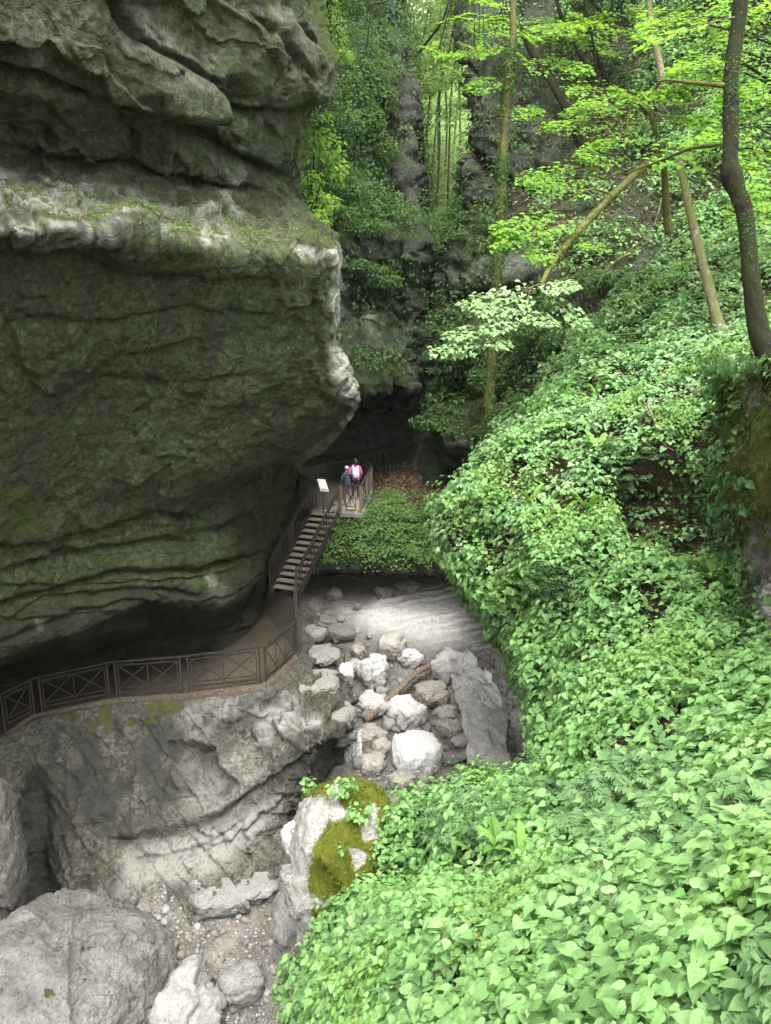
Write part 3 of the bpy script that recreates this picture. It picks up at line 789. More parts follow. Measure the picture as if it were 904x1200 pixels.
def make_wall():
    G = loft(W_rows, 1.8, 0.2)
    N = gnormals(G)
    px, py, d = wob(G, 4)
    D = 0.22 * fbm(G, 2.2, 4, 61) + 0.10 * fbm(G, 0.8, 4, 62, 0.6) + 0.05 * fbm(G, 0.3, 4, 63, 0.6, ridge=True)
    D += 0.26 * facets(G + 0.25 * fbm(G, 0.7, 3, 64)[..., None], 1.2, 65, 0.6) + .13 * strata(G, (.62, .15, .77), .55, 58, .6)
    D += 0.17 * facets(G + 0.12 * fbm(G, 0.4, 3, 67)[..., None], 0.4, 68, 0.8) * (.4 + .6 * sstep(-.1, .2, fbm(G, 1.5, 3, 69))) + .02 * fbm(G, .12, 3, 71)
    D += 0.10 * strata(G, (0.45, 0.1, 0.88), 0.9, 66, 1.2)
    for line, wa, wb, dp in [
        ([(120,984),(170,972),(230,964),(280,940),(318,916),(345,890),(390,868),(418,846)], 2, 10, 0.4),
        ([(215,905),(245,880),(270,850),(300,835)], 3, 7, 0.2), ([(230,1000),(270,985),(310,950),(345,930)], 2, 6, 0.2),
        ([(135,1010),(200,1000),(240,992),(290,960)], 2, 6, 0.18), ([(128,990),(160,960),(190,930),(205,880)], 3, 6, 0.18),
        ([(300,850),(330,835),(372,800),(398,790)], 3, 9, 0.35), ([(330,900),(360,862),(408,822)], 2, 7, 0.25), ([(345,785),(360,800),(400,805)], 3, 8, 0.25),
        ([(250,960),(262,985),(268,1010)], 2, 4, 0.14), ([(308,925),(306,950),(300,965)], 2, 4, 0.14), ([(40,900),(46,960),(40,1010),(48,1060)], 12, 12, 0.5)]:
        D -= carve(px, py, line, wa, wb, dp)
    led = poly_mask(px, py, [(320,770),(420,730),(440,880),(330,920),(290,850)], 25)
    D += led * (-.12 + 0.34 * facets(G + .15 * fbm(G, .5, 3, 73)[..., None], .8, 74, .9) + .34 * strata(G, (.35, .1, .93), .42, 75, .7) + .12 * facets(G, .3, 78, .9))
    e = np.interp(np.arange(G.shape[0]) / (G.shape[0] - 1.0), [0, 0.12, 0.2, 1], [0.1, 0.25, 1, 1])[:, None]
    G2 = G + N * (D * e)[..., None]
    px, py, _ = wob(G2, 4)
    sd = fbm(G2, 1.2, 4, 70)
    pale = np.maximum.reduce([
        poly_mask(px, py, [(300,840),(350,815),(352,840),(320,870),(300,870)], 8) * .8, poly_mask(px, py, [(215,905),(300,870),(308,930),(225,962)], 16) * .35,
        poly_mask(px, py, [(340,850),(372,838),(380,850),(350,858)], 3), poly_mask(px, py, [(200,830),(330,815),(330,850),(220,870)], 14) * sstep(-.1, .2, sd),
        0.7 * poly_mask(px, py, [(140,1000),(240,975),(330,930),(330,960),(240,1030),(140,1050)], 14)])
    moss = np.maximum(poly_mask(px, py, [(60,835),(230,815),(215,850),(100,870)], 14) * 0.8, 0.25 * sstep(0, .3, fbm(G2, 1.5, 3, 72)))
    drip = sstep(0, .22, fbm(G2 * np.array([1, 1, .22]), .45, 4, 79))
    wet_shade = np.maximum.reduce([np.clip(sstep(-.15, .2, sd) + drip, 0, 1) * poly_mask(px, py, [(40,830),(205,835),(250,890),(215,965),(70,1010)], 25), .7 * drip * poly_mask(px, py, [(200,830),(340,800),(400,850),(310,960),(215,960)], 20), 0.7 * poly_mask(px, py, [(330,890),(420,850),(420,900),(350,930)], 8), poly_mask(px, py, [(30,900),(62,890),(70,1050),(30,1060)], 10)])  # damp and drips, plus painted shadow under the ledge and in the cleft
    litter = .5 * poly_mask(px, py, [(350,800),(395,790),(400,815),(350,835)], 12) * sstep(-.1, .25, fbm(G2, .3, 3, 76))
    moss = moss * sstep(-.25, .25, fbm(G2, .5, 4, 77))
    o = grid_mesh('rock_wall', G2, M['wall'], dict(pale=pale, moss=moss, litter=litter, wet_shade=wet_shade))
    tag(o, 'folded grey rock wall from the walkway down to the stream', 'rock wall', kind='structure')
    return G2
wallG = make_wall()

# ---- stream bed
YB = np.array([-60, 8, 13.1, 14.8, 16.3, 17.9, 19.4, 20.2, 22.5, 25.2, 28.6, 36, 46])
ZB = np.array([-22, -17.5, -15.6, -15.0, -14.5, -13.95, -13.7, -13.4, -12.7, -11.85, -11.1, -10.2, -9.8])
def bed_z(x, y):
    return np.interp(y, YB, ZB)
def bed_point(px, py):
    """where the ray through a pixel meets the smooth bed"""
    dirv = P(px, py, 1.0)
    t = np.linspace(5, 60, 4000)
    p = t[:, None] * dirv
    k = np.argmax(p[:, 2] < bed_z(p[:, 0], p[:, 1]))
    return p[k], t[k]
def bed_surface(p):
    x, y = p[..., 0], p[..., 1]
    q = np.stack([x, y, np.zeros_like(x)], -1)
    z = bed_z(x, y)
    up = sstep(24.5, 26, y) * (1 - sstep(29, 31, y)) * sstep(-1.2, 0.2, x)
    z = z + (0.10 * fbm(q, 1.6, 4, 81) + 0.05 * fbm(q, 0.35, 3, 82) + 0.3 * facets(q + 0.2 * fbm(q, 0.7, 2, 85)[..., None], 0.55, 83, 0.6) * (0.55 - 0.35 * up) + (1 - up) * .25 * facets(q + .1 * fbm(q, .3, 2, 88)[..., None], .22, 89, .7) + .02 * fbm(q, .12, 3, 90))
    z = z - 2.2 * sstep(-7.3, -8.6, x)
    z = z + up * (0.16 * strata(q, (-0.35, 0.93, 0), 0.42, 84, 0.9) + .06 * strata(q, (-0.2, 0.95, 0), 0.16, 96, 1.2))
    return z
def make_bed():
    xs = np.linspace(-11, 7, 460)
    ys = np.concatenate([np.linspace(6, 13, 60)[:-1], np.linspace(13, 31, 520)[:-1], np.linspace(31, 40, 60)])
    X, Y = np.meshgrid(xs, ys)
    G = np.stack([X, Y, np.zeros_like(X)], -1)
    G[..., 2] = bed_surface(G)
    px, py, _ = wob(G, 5)
    pale = np.maximum.reduce([poly_mask(px, py, [(400,705),(455,694),(520,694),(548,720),(550,755),(500,752),(440,738)], 26), 0.55 * poly_mask(px, py, [(525,790),(548,790),(572,860),(560,900),(540,860)], 8), 0.3 * sstep(0, .3, fbm(G, 1.5, 3, 86))])
    wet_shade = np.maximum.reduce([poly_mask(px, py, [(350,675),(560,675),(520,690),(400,695),(350,705)], 8), 0.6 * poly_mask(px, py, [(420,760),(500,760),(540,830),(560,900),(420,900),(430,830)], 20) * sstep(-.2, .2, fbm(G, .8, 3, 87)), poly_mask(px, py, [(560,890),(640,890),(640,980),(560,960)], 12), 0.8 * poly_mask(px, py, [(400,885),(440,885),(430,930),(370,940)], 8)])  # wet stones, plus a painted patch of shade at the slope's foot
    litter = 0.7 * np.maximum(poly_mask(px, py, [(380,690),(450,690),(430,712),(370,712)], 8), poly_mask(px, py, [(250,1050),(340,1040),(330,1110),(230,1120)], 25) * 0.35)
    o = grid_mesh('stream_bed', G, M['bed'], dict(pale=pale, moss=0 * pale, litter=litter, wet_shade=wet_shade))
    tag(o, 'pale rocky stream bed in the bottom of the gorge', 'stream bed', kind='structure')
    return G
bedG = make_bed()

# ---- the bank under the platform, with an undercut slab
K_rows = [
 [(290,548,40),(350,548,39),(385,544,39),(420,540,39),(470,528,38),(515,520,37),(570,510,36),(640,500,35)],
 [(290,572,35),(350,570,34.6),(395,571,34.2),(432,572,34),(472,562,34),(515,560,34),(570,550,32),(640,540,31)],
 [(290,612,31),(350,608,30.6),(395,606,30.2),(428,604,30.2),(470,588,31.6),(515,585,31.4),(570,575,30),(640,560,28)],
 [(290,640,30),(350,630,29.8),(392,622,29.7),(430,618,29.5),(470,608,30.1),(510,608,30.0),(570,600,28.8),(640,600,26)],
 [(290,665,29.6),(345,660,29.4),(390,648,29.1),(430,643,29.0),(470,645,28.8),(510,645,28.3),(570,640,27.4),(640,640,25)],
 [(290,676,29.4),(345,671,29.4),(390,666,29.2),(430,667,29.0),(470,669,28.8),(512,671,28.3),(570,672,27.4),(640,680,25)],
 [(290,678,31),(345,674,31.6),(390,670,32),(430,671,32),(470,673,32),(512,676,31.5),(570,680,30),(640,690,28)],
 [(290,715,31),(345,712,32),(390,706,32.5),(430,705,32.5),(470,705,32.5),(512,710,32),(570,720,30),(640,730,28)],
]
def make_bank():
    G = loft(K_rows, 1.8, 0.25)
    N = gnormals(G)
    px, py, d = wob(G, 4)
    D = 0.2 * fbm(G, 1.5, 4, 91) + 0.1 * fbm(G, .5, 3, 92) + 0.14 * facets(G, 0.6, 93, 0.7)
    D += 0.25 * strata(G, (0.05, 0.1, 1), 0.45, 94, 0.5) * sstep(650, 662, py)
    D *= 1 - 0.85 * (px < 440) * (1 - sstep(606, 625, py))
    G2 = G + N * D[..., None]
    px, py, _ = wob(G2, 3)
    green = poly_mask(px, py, [(370,606),(430,600),(455,585),(520,600),(540,660),(500,668),(380,660)], 10)
    litter = poly_mask(px, py, [(435,560),(500,540),(520,580),(500,600),(450,580)], 10)
    pale = 0.5 * poly_mask(px, py, [(440,575),(475,588),(500,596),(480,602),(445,588)], 3)
    o = grid_mesh('bank', G2, M['back'], dict(pale=pale, moss=green * 0.8, litter=litter, wet_shade=poly_mask(px, py, [(340,668),(560,668),(560,720),(340,720)], 6)))  # last mask darkens the whole undercut below the slab
    tag(o, 'low rocky bank under the stair platform', 'bank', kind='structure')
    return G2, gnormals(G2)
bankG, bankN = make_bank()

# ---- back left cliff with the cave lip
V_rows = [
 [(200,-260,36),(300,-260,38),(360,-260,40),(420,-260,42),(440,-260,44),(452,-260,46),(430,-260,66)],
 [(200,0,34),(300,0,36),(370,0,38),(420,0,40),(448,0,42),(466,0,43),(445,0,66)],
 [(200,110,32.5),(300,110,34),(380,110,36),(420,110,37),(458,100,38.5),(488,105,40),(468,105,64)],
 [(200,180,31.5),(300,180,33),(370,180,34.8),(412,180,36),(450,180,38.2),(492,185,39),(474,185,64)],
 [(200,240,31),(300,240,32),(350,240,33.5),(408,240,34.6),(452,232,37),(496,245,38),(480,245,60)],
 [(200,290,30),(300,290,31),(360,290,32.5),(410,285,33),(458,275,33.6),(502,285,35),(488,290,58)],
 [(200,340,30),(300,340,31),(370,340,32.6),(415,335,33.2),(455,335,33.8),(500,335,35.6),(500,340,56)],
 [(200,385,30),(300,385,31),(380,385,32.6),(415,385,33),(455,385,33.8),(500,395,35.4),(516,395,55)],
 [(200,420,29),(300,420,30),(388,415,31.4),(420,412,31.2),(455,415,31.8),(488,425,34),(514,430,52)],
 [(200,455,29),(300,455,30),(392,455,31),(428,460,30.8),(460,452,31.5),(484,456,33.6),(512,460,50)],
 [(200,462,33),(300,462,34),(392,464,35),(428,468,35),(460,462,35.5),(485,466,37),(512,475,50)],
 [(200,475,42),(300,475,43),(392,476,43),(428,478,43),(460,476,43),(490,480,43),(520,490,50)],
 [(200,545,44),(300,540,45),(392,535,45),(428,530,44.5),(460,525,44),(490,522,43),(520,520,48)],
 [(200,570,40),(300,560,40),(392,556,40),(428,552,39.5),(460,546,39),(490,540,38.5),(520,540,46)],
]
def rock_gen(G, seed, a=1.0, st=(0.1, 0.1, 1)):
    return a * (0.55 * fbm(G, 3.5, 5, seed) + 0.2 * fbm(G, 1.0, 4, seed + 10, 0.6, ridge=True) + 0.35 * facets(G + 0.5 * fbm(G, 1.2, 3, seed + 20)[..., None], 1.6, seed + 30, 0.7) + 0.3 * strata(G, st, 1.1, seed + 40, 1.0))
def make_backleft():
    G = loft(V_rows, 2.0, 0.35)
    N = gnormals(G)
    px, py, d = wob(G, 5)
    D = rock_gen(G, 101, 0.7, (0.95, 0.3, 0.1)) + .3 * facets(G + .2 * fbm(G, .6, 3, 131)[..., None], .6, 132, .8) + .08 * fbm(G, .25, 3, 133)
    for line, wa, wb, dp in [([(395,392),(430,400),(470,398),(500,410)], 3, 12, 0.9), ([(405,288),(420,330),(412,380)], 5, 8, 0.6), ([(455,180),(462,225),(480,240)], 3, 6, .6), ([(455,110),(452,170),(458,225)], 4, 8, .7), ([(470,280),(465,340),(478,390)], 4, 8, .7), ([(400,350),(450,345),(490,350)], 3, 8, .5)]:
        D -= carve(px, py, line, wa, wb, dp)
    D += sstep(275, 300, py) * (.45 * facets(G + .25 * fbm(G, .7, 3, 134)[..., None], .9, 135, .9) + .25 * strata(G, (.1, .1, 1), .7, 136, .8))
    D *= np.interp(np.arange(G.shape[0]) / (G.shape[0] - 1.), [0, .05, .8, 1], [.2, 1, 1, .4])[:, None]
    G2 = G + N * D[..., None]
    px, py, _ = wob(G2, 4)
    ns = fbm(G2, 1.2, 4, 130)
    pale = np.maximum.reduce([0.8 * poly_mask(px, py, [(395,300),(415,300),(420,330),(396,420),(388,380)], 8) * sstep(-.1, .2, ns), 0.8 * poly_mask(px, py, [(400,372),(450,370),(450,392),(400,396)], 6) * sstep(-.05, .2, ns), 0.22 * sstep(.12, .35, ns), .7 * poly_mask(px, py, [(484,195),(496,195),(498,215),(486,215)], 4)])
    moss = np.maximum.reduce([poly_mask(px, py, [(415,415),(460,415),(485,440),(470,460),(415,460)], 8), .6 * poly_mask(px, py, [(435,290),(500,290),(470,345),(430,350)], 14), 0.8 * poly_mask(px, py, [(340,-200),(480,-200),(450,200),(500,280),(350,300)], 20)])
    wet_shade = np.maximum(poly_mask(px, py, [(455,110),(500,110),(510,250),(480,245),(456,225)], 8) * .8, sstep(462, 475, py))  # darker patch on the tower; cave roof and back darkened throughout
    o = grid_mesh('back_cliff', G2, M['back'], dict(pale=pale * (1 - sstep(458, 466, py)), moss=moss, litter=0 * px, wet_shade=wet_shade))
    tag(o, 'dark overgrown cliff above the cave at the back of the gorge', 'cliff', kind='structure')
    return G2, gnormals(G2)
blG, blN = make_backleft()

# ---- the rock rib right of the cave mouth
Rb_rows = [
 [(455,380,37),(478,380,36.5),(500,380,36),(520,384,36.5),(530,384,40)],
 [(462,430,36.5),(482,430,35.6),(505,430,35),(528,436,35.6),(545,436,40)],
 [(484,470,36.5),(494,470,35.6),(510,470,34.6),(526,472,35),(545,475,40)],
 [(482,520,36.5),(494,520,35.2),(512,515,34.4),(530,520,34.8),(545,520,40)],
 [(480,560,36),(496,560,34.4),(515,555,33.4),(535,565,33.5),(548,565,39)],
 [(480,600,34),(498,600,32.4),(518,600,31),(545,600,31),(560,600,36)],
]
def make_rib():
    G = loft(Rb_rows, 1.7, 0.3)
    N = gnormals(G)
    px, py, _ = wob(G, 3)
    D = rock_gen(G, 201, 0.45, (0.7, 0.2, 0.6))
    G2 = G + N * D[..., None]
    o = grid_mesh('rock_rib', G2, M['back'], dict(pale=0.4 * sstep(-.05, .3, fbm(G2, .8, 4, 202)), moss=0 * px, litter=.6 * sstep(555, 590, py), wet_shade=0 * px))
    tag(o, 'ribbed dark rock pillar beside the cave mouth', 'rock pillar', kind='structure')
make_rib()

# ---- hillside on the right behind the slope, with the rock tower of the fissure
U_rows = [
 [(590,-280,62),(535,-280,46),(600,-280,43),(700,-280,40),(800,-280,36),(904,-280,31),(1250,-280,22)],
 [(580,0,60),(534,0,40),(600,0,38),(690,0,36.5),(800,0,33),(904,0,29),(1250,0,20)],
 [(575,60,58),(537,60,38.6),(600,55,36.4),(690,55,35.4),(800,55,32.2),(904,55,28.5),(1250,55,19.5)],
 [(580,90,57),(549,95,36.8),(600,90,35),(690,90,34.4),(800,90,31.3),(904,90,27.8),(1250,90,19)],
 [(575,150,55),(551,150,36),(600,145,34),(690,140,33.5),(800,140,30.3),(904,140,26.8),(1250,140,18.3)],
 [(575,195,54),(543,200,35.8),(600,190,33.6),(690,185,32.6),(800,185,29.2),(904,185,25.8),(1250,185,17.6)],
 [(565,250,52),(536,248,35.2),(600,245,33),(690,240,30.5),(800,240,27.5),(904,240,24.6),(1250,240,17)],
 [(555,310,50),(514,310,34.4),(590,310,31.6),(660,310,29.4),(740,320,26.4),(820,310,24.8),(1250,320,16.5)],
 [(550,360,50),(508,362,34.6),(580,360,31.4),(650,360,28.6),(720,380,25.6),(820,380,23.6),(1250,380,16)],
 [(545,400,50),(500,400,34.2),(570,400,31),(640,400,28),(710,410,25.2),(820,410,23),(1250,410,15.5)],
 [(545,440,50),(500,436,34.2),(560,436,31),(630,440,27.6),(700,440,24.8),(820,440,22),(1250,450,15)],
 [(550,462,52),(520,462,37),(565,462,33.5),(620,465,27.8),(700,470,24.4),(820,470,21.6),(1250,480,14.6)],
 [(545,480,50),(506,478,33.4),(550,474,31),(610,480,27.2),(690,490,24.2),(820,490,21.4),(1250,500,14.4)],
 [(550,515,50),(515,520,32),(560,522,29.4),(610,520,26.6),(680,520,24),(820,530,21),(1250,540,14)],
 [(560,535,52),(535,535,34),(570,545,30.5),(620,540,27.5),(690,540,24.5),(820,560,21.4),(1250,560,14.2)],
 [(560,600,50),(540,600,34),(580,600,31),(640,600,28),(700,600,25),(820,620,21.4),(1250,600,14.2)],
]
def make_hillside():
    G = loft(U_rows, 2.0, 0.35)
    N = gnormals(G)
    px, py, d = wob(G, 5)
    rocky = np.maximum(poly_mask(px, py, [(515,-60),(540,60),(560,80),(640,100),(690,150),(640,240),(590,330),(500,480),(480,300)], 25), 0.5)
    D = (rock_gen(G, 301, 0.75) + .3 * facets(G + .2 * fbm(G, .6, 3, 336)[..., None], .6, 337, .8) + .08 * fbm(G, .25, 3, 338)) * rocky
    for line, wa, wb, dp in [([(515,345),(560,342),(600,338),(640,330)], 3, 12, 1.0), ([(534,160),(570,190),(600,215),(640,225)], 3, 10, .7), ([(560,95),(556,140),(540,190)], 4, 8, .5), ([(532,70),(560,82),(600,80)], 3, 8, .7), ([(620,190),(640,205),(670,205)], 3, 8, .8)]:
        D -= carve(px, py, line, wa, wb, dp)
    G2 = G + N * D[..., None]
    px, py, _ = wob(G2, 4)
    ns = fbm(G2, 1.3, 4, 330)
    pale = np.maximum.reduce([0.9 * poly_mask(px, py, [(535,175),(556,180),(560,195),(535,195)], 4), .55 * poly_mask(px, py, [(540,80),(575,80),(570,130),(545,130)], 8), .6 * poly_mask(px, py, [(550,300),(640,300),(640,335),(540,335)], 10) * sstep(-.1, .2, ns), .14 * sstep(.1, .35, ns)])
    litter = np.maximum.reduce([poly_mask(px, py, [(585,225),(640,225),(690,260),(640,300),(590,250)], 10), .9 * poly_mask(px, py, [(650,0),(904,0),(904,260),(780,270),(700,260),(660,120)], 30) * sstep(-.15, .15, fbm(G2, 1.8, 3, 333)), poly_mask(px, py, [(640,300),(720,240),(760,280),(690,360),(650,350)], 10)])
    moss = poly_mask(px, py, [(500,230),(590,235),(600,290),(560,300),(500,290)], 12)
    moss = np.maximum(moss, poly_mask(px, py, [(500,345),(650,345),(640,520),(500,520)], 14) * .7)
    o = grid_mesh('hillside', G2, M['back'], dict(pale=pale, moss=moss, litter=litter, wet_shade=.6 * poly_mask(px, py, [(515,215),(560,215),(556,250),(520,250)], 6)))
    tag(o, 'steep rocky wooded hillside on the right of the gorge', 'hillside', kind='structure')
    return G2, gnormals(G2)
hillG, hillN = make_hillside()

# ---- far hillside through the gap
F_rows = [[(-200,240,150),(150,230,150),(450,215,150),(520,210,150),(700,210,150),(1200,230,140)],
 [(-200,120,110),(150,100,108),(450,70,105),(520,62,104),(700,60,104),(1200,100,98)],
 [(-200,180,84),(150,170,82),(450,150,78),(520,145,76),(700,145,76),(1200,170,72)],
 [(-200,250,66),(150,245,64),(450,240,60),(520,238,57),(700,240,58),(1200,250,54)],
 [(-200,340,54),(150,340,52),(450,340,48),(515,340,46),(700,340,48),(1200,340,46)],
 [(-200,520,50),(150,520,50),(450,520,47),(515,520,46),(700,520,47),(1200,520,46)]]
def make_far():
    G = loft(F_rows, 5, 1.5)
    N = gnormals(G)
    G2 = G + N * (1.6 * fbm(G, 8, 4, 401))[..., None]
    z = 0 * G[..., 0]
    px, py, _ = pix(G2)
    o = grid_mesh('far_hillside', G2, M['far_ground'], dict(pale=z, moss=z + .8, litter=.4 * (py > 220), wet_shade=z))
    tag(o, 'far wooded hillside seen through the gap', 'hillside', kind='structure')
    return G2, gnormals(G2)
farG, farN = make_far()

# ---- the leafy slope in front
S_rows = [
 [(658,430,36),(646,400,27.5),(690,385,24.6),(735,340,24),(780,305,24.2),(840,275,24.4),(904,255,24),(1250,235,17)],
 [(648,530,33),(636,500,25),(670,455,22.2),(720,400,21.2),(790,380,20.4),(850,370,19.2),(904,370,18),(1250,360,12)],
 [(593,610,29),(581,535,19.4),(615,505,18.8),(690,480,17.6),(770,465,16.8),(835,460,15.4),(890,465,14),(1250,470,9.4)],
 [(542,660,27),(530,612,18),(564,568,17.2),(640,552,16.2),(715,545,15.4),(800,560,14.6),(880,570,13.4),(1250,570,8.2)],
 [(550,700,26),(538,652,17.2),(572,615,16.4),(630,605,15.4),(700,610,14.9),(790,640,14.5),(880,650,12.5),(1250,660,7.4)],
 [(590,755,24.6),(578,704,16.6),(612,672,15.6),(640,652,14.4),(720,655,13.2),(800,672,12.3),(884,690,11.4),(1250,700,6.8)],
 [(630,840,23.5),(618,765,15.7),(652,725,14.3),(700,715,12.9),(780,728,11.6),(850,742,10.7),(900,760,10),(1250,790,6)],
 [(654,935,22),(642,862,14.8),(676,822,12.9),(700,805,11.4),(780,810,10),(850,815,8.9),(900,825,8.1),(1250,870,4.8)],
 [(649,1000,20.5),(637,943,13.4),(671,912,11.2),(700,885,9.7),(780,885,8.3),(850,890,7.1),(905,900,6.3),(1250,950,3.7)],
 [(508,1140,17.5),(496,956,13.8),(562,983,11.1),(650,976,8.8),(770,965,6.7),(850,980,5.6),(910,990,4.9),(1250,1050,2.8)],
 [(455,1190,16.3),(443,1085,12.6),(520,1048,9.9),(630,1052,7.2),(760,1062,5.3),(840,1080,4.4),(915,1090,3.8),(1250,1150,2.2)],
 [(386,1270,15.4),(374,1165,11.7),(450,1132,8.4),(590,1142,5.9),(740,1162,4.3),(830,1180,3.6),(920,1200,3.1),(1250,1260,1.9)],
 [(346,1410,14),(334,1280,10.4),(430,1255,7.2),(570,1275,4.9),(735,1305,3.6),(830,1320,3.1),(930,1340,2.75),(1250,1400,1.8)],
 [(286,1900,10),(274,1650,8),(400,1600,5.2),(560,1620,3.7),(735,1700,2.8),(830,1750,2.5),(930,1750,2.3),(1250,1750,1.7)],
]
def make_slope():
    G = loft(S_rows, 3.0, 0.3)
    N = gnormals(G)
    px, py, d = wob(G, 5)
    D = 0.45 * fbm(G, 2.0, 4, 501) + 0.12 * fbm(G, .6, 3, 502)
    D += 0.46 * fbm(G, 1.1, 3, 503) * sstep(6, 11, d)
    D = D * np.clip(d / 12, .25, 1)
    edge = np.linspace(0, 6, G.shape[1])[None] + 0 * d
    D += (1 - sstep(1.4, 2.6, edge)) * sstep(9, 12, d) * (.55 * fbm(G, 1.0, 3, 504) + .25 * fbm(G, .45, 2, 505))
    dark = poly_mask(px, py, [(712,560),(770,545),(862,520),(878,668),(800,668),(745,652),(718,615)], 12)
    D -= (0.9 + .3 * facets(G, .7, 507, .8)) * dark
    D -= 0.35 * poly_mask(px, py, [(455,1000),(520,985),(560,1010),(600,1040),(540,1060),(450,1062)], 10)
    D -= 0.22 * poly_mask(px, py, [(690,1135),(728,1130),(750,1200),(696,1215)], 12)
    G2 = G + N * D[..., None]
    px, py, _ = wob(G2, 5)
    # bare patches where leaf litter shows between the herbs
    bare = np.maximum.reduce([poly_mask(px + 16 * fbm(G, .5, 3, 530), py + 16 * fbm(G, .5, 3, 531), p, 16) for p in [
        [(640,580),(668,590),(664,606),(640,602)], [(705,610),(740,640),(800,655),(860,690),(862,720),(820,716),(812,700),(770,680),(720,655)],
        [(640,598),(650,590),(668,606),(650,612)], [(700,885),(745,880),(740,905),(715,905)], [(576,680),(600,684),(592,704),(576,700)], [(655,745),(690,750),(700,785),(672,790)],
        [(460,1000),(580,985),(600,1050),(540,1062),(455,1060)], [(335,1120),(375,1120),(380,1180),(330,1190)], [(696,1135),(728,1130),(748,1200),(700,1215)]]])
    bare = bare * sstep(-.25, .15, fbm(G, .35, 3, 532))
    dens = 1 - 0.93 * bare
    dens = dens * (1 - .85 * sstep(.06, .22, fbm(G, .6, 3, 506)) * sstep(4, 8, d))
    dens = np.clip(dens - 0.9 * dark, 0.03, 1)
    o = grid_mesh('slope', G2, M['soil'], dict(litter=np.clip(bare + .3 * dark, 0, 1), pale=0 * px))
    tag(o, 'steep earthy slope under the green herbs', 'slope', kind='structure')
    return G2, gnormals(G2), dens, bare, dark
slopeG, slopeN, slopeDens, slopeBare, slopeDark = make_slope()

# ---- mossy cliff at the right edge
Mr_rows = [
 [(850,420,13.6),(852,430,11.8),(880,432,10.6),(930,425,9.4),(1010,410,7.5),(1250,400,5)],
 [(845,448,13.4),(856,452,11.8),(880,452,10.8),(930,448,9.6),(1010,440,7.7),(1250,440,5.2)],
 [(850,486,13.2),(862,486,11.4),(885,484,10.2),(930,480,9.0),(1010,480,7.2),(1250,480,4.8)],
 [(846,540,13),(860,540,11.2),(885,540,10.1),(930,540,8.9),(1010,550,7.1),(1250,560,4.6)],
 [(852,600,12.6),(868,600,11.2),(890,600,10.2),(930,610,8.9),(1010,620,7),(1250,640,4.5)],
 [(858,655,12.3),(875,660,11.2),(895,665,10.2),(930,670,8.9),(1010,680,6.9),(1250,720,4.4)],
 [(872,715,11.6),(884,725,10.6),(900,730,9.8),(930,740,8.6),(1010,760,6.7),(1250,820,4.2)],
 [(868,775,10.6),(884,778,10.0),(905,790,9.2),(935,800,8.2),(1010,830,6.3),(1250,900,4)],
]
def make_mosscliff():
    G = loft(Mr_rows, 2.5, 0.2)
    N = gnormals(G)
    px, py, _ = wob(G, 4)
    D = 0.3 * fbm(G, .9, 4, 601) + .2 * facets(G + .2 * fbm(G, .5, 3, 605)[..., None], .5, 604, .8) + 0.1 * fbm(G * np.array([1, 1, .3]), .35, 4, 602, .6, ridge=True) + 0.07 * facets(G, .6, 603, .6)
    G2 = G + N * D[..., None]
    px, py, _ = wob(G2, 4)
    moss = np.maximum(poly_mask(px, py, [(840,480),(1300,480),(1300,600),(900,610),(862,590)], 16), .25)
    moss = moss * (1 - poly_mask(px, py, [(892,650),(1300,640),(1300,800),(880,790)], 12))
    pale = poly_mask(px, py, [(886,700),(930,650),(930,770),(880,765)], 9)
    o = grid_mesh('mossy_cliff', G2, M['mosscliff'], dict(pale=pale, moss=moss, litter=0 * px, wet_shade=.6 * poly_mask(px, py, [(850,600),(900,610),(890,700),(860,690)], 14)))
    tag(o, 'mossy fluted rock wall beside the herb slope', 'rock wall', kind='structure')
    return G2, gnormals(G2)
mcG, mcN = make_mosscliff()

# ---- ground sheet out to the horizon, and the path floor
def make_ground():
    t = np.linspace(-1, 1, 90)
    t = np.sign(t) * np.abs(t) ** 2.2 * 400
    X, Y = np.meshgrid(t, t + 20)
    Z = -24 + 0 * X + 1.5 * fbm(np.stack([X, Y, 0 * X], -1), 30, 3, 700)
    G = np.stack([X, Y, Z], -1)
    o = grid_mesh('ground', G, M['soil'], dict(litter=0 * X + .4))
    tag(o, kind='structure')
make_ground()
PATH = dict(edge=[P(-200, 918, 21.5), P(0, 864, 22.4), P(40, 838, 22.7), P(135, 820, 22.6), P(220, 814, 22.3), P(308, 804, 21.8), P(349, 770, 24.4), P(347, 702, 26.9)],
            back=[P(-200, 850, 29), P(0, 806, 29.5), P(40, 790, 30), P(135, 765, 30.4), P(220, 745, 30.6), P(285, 722, 30.6), P(304, 706, 30.2), P(316, 690, 29.6)])
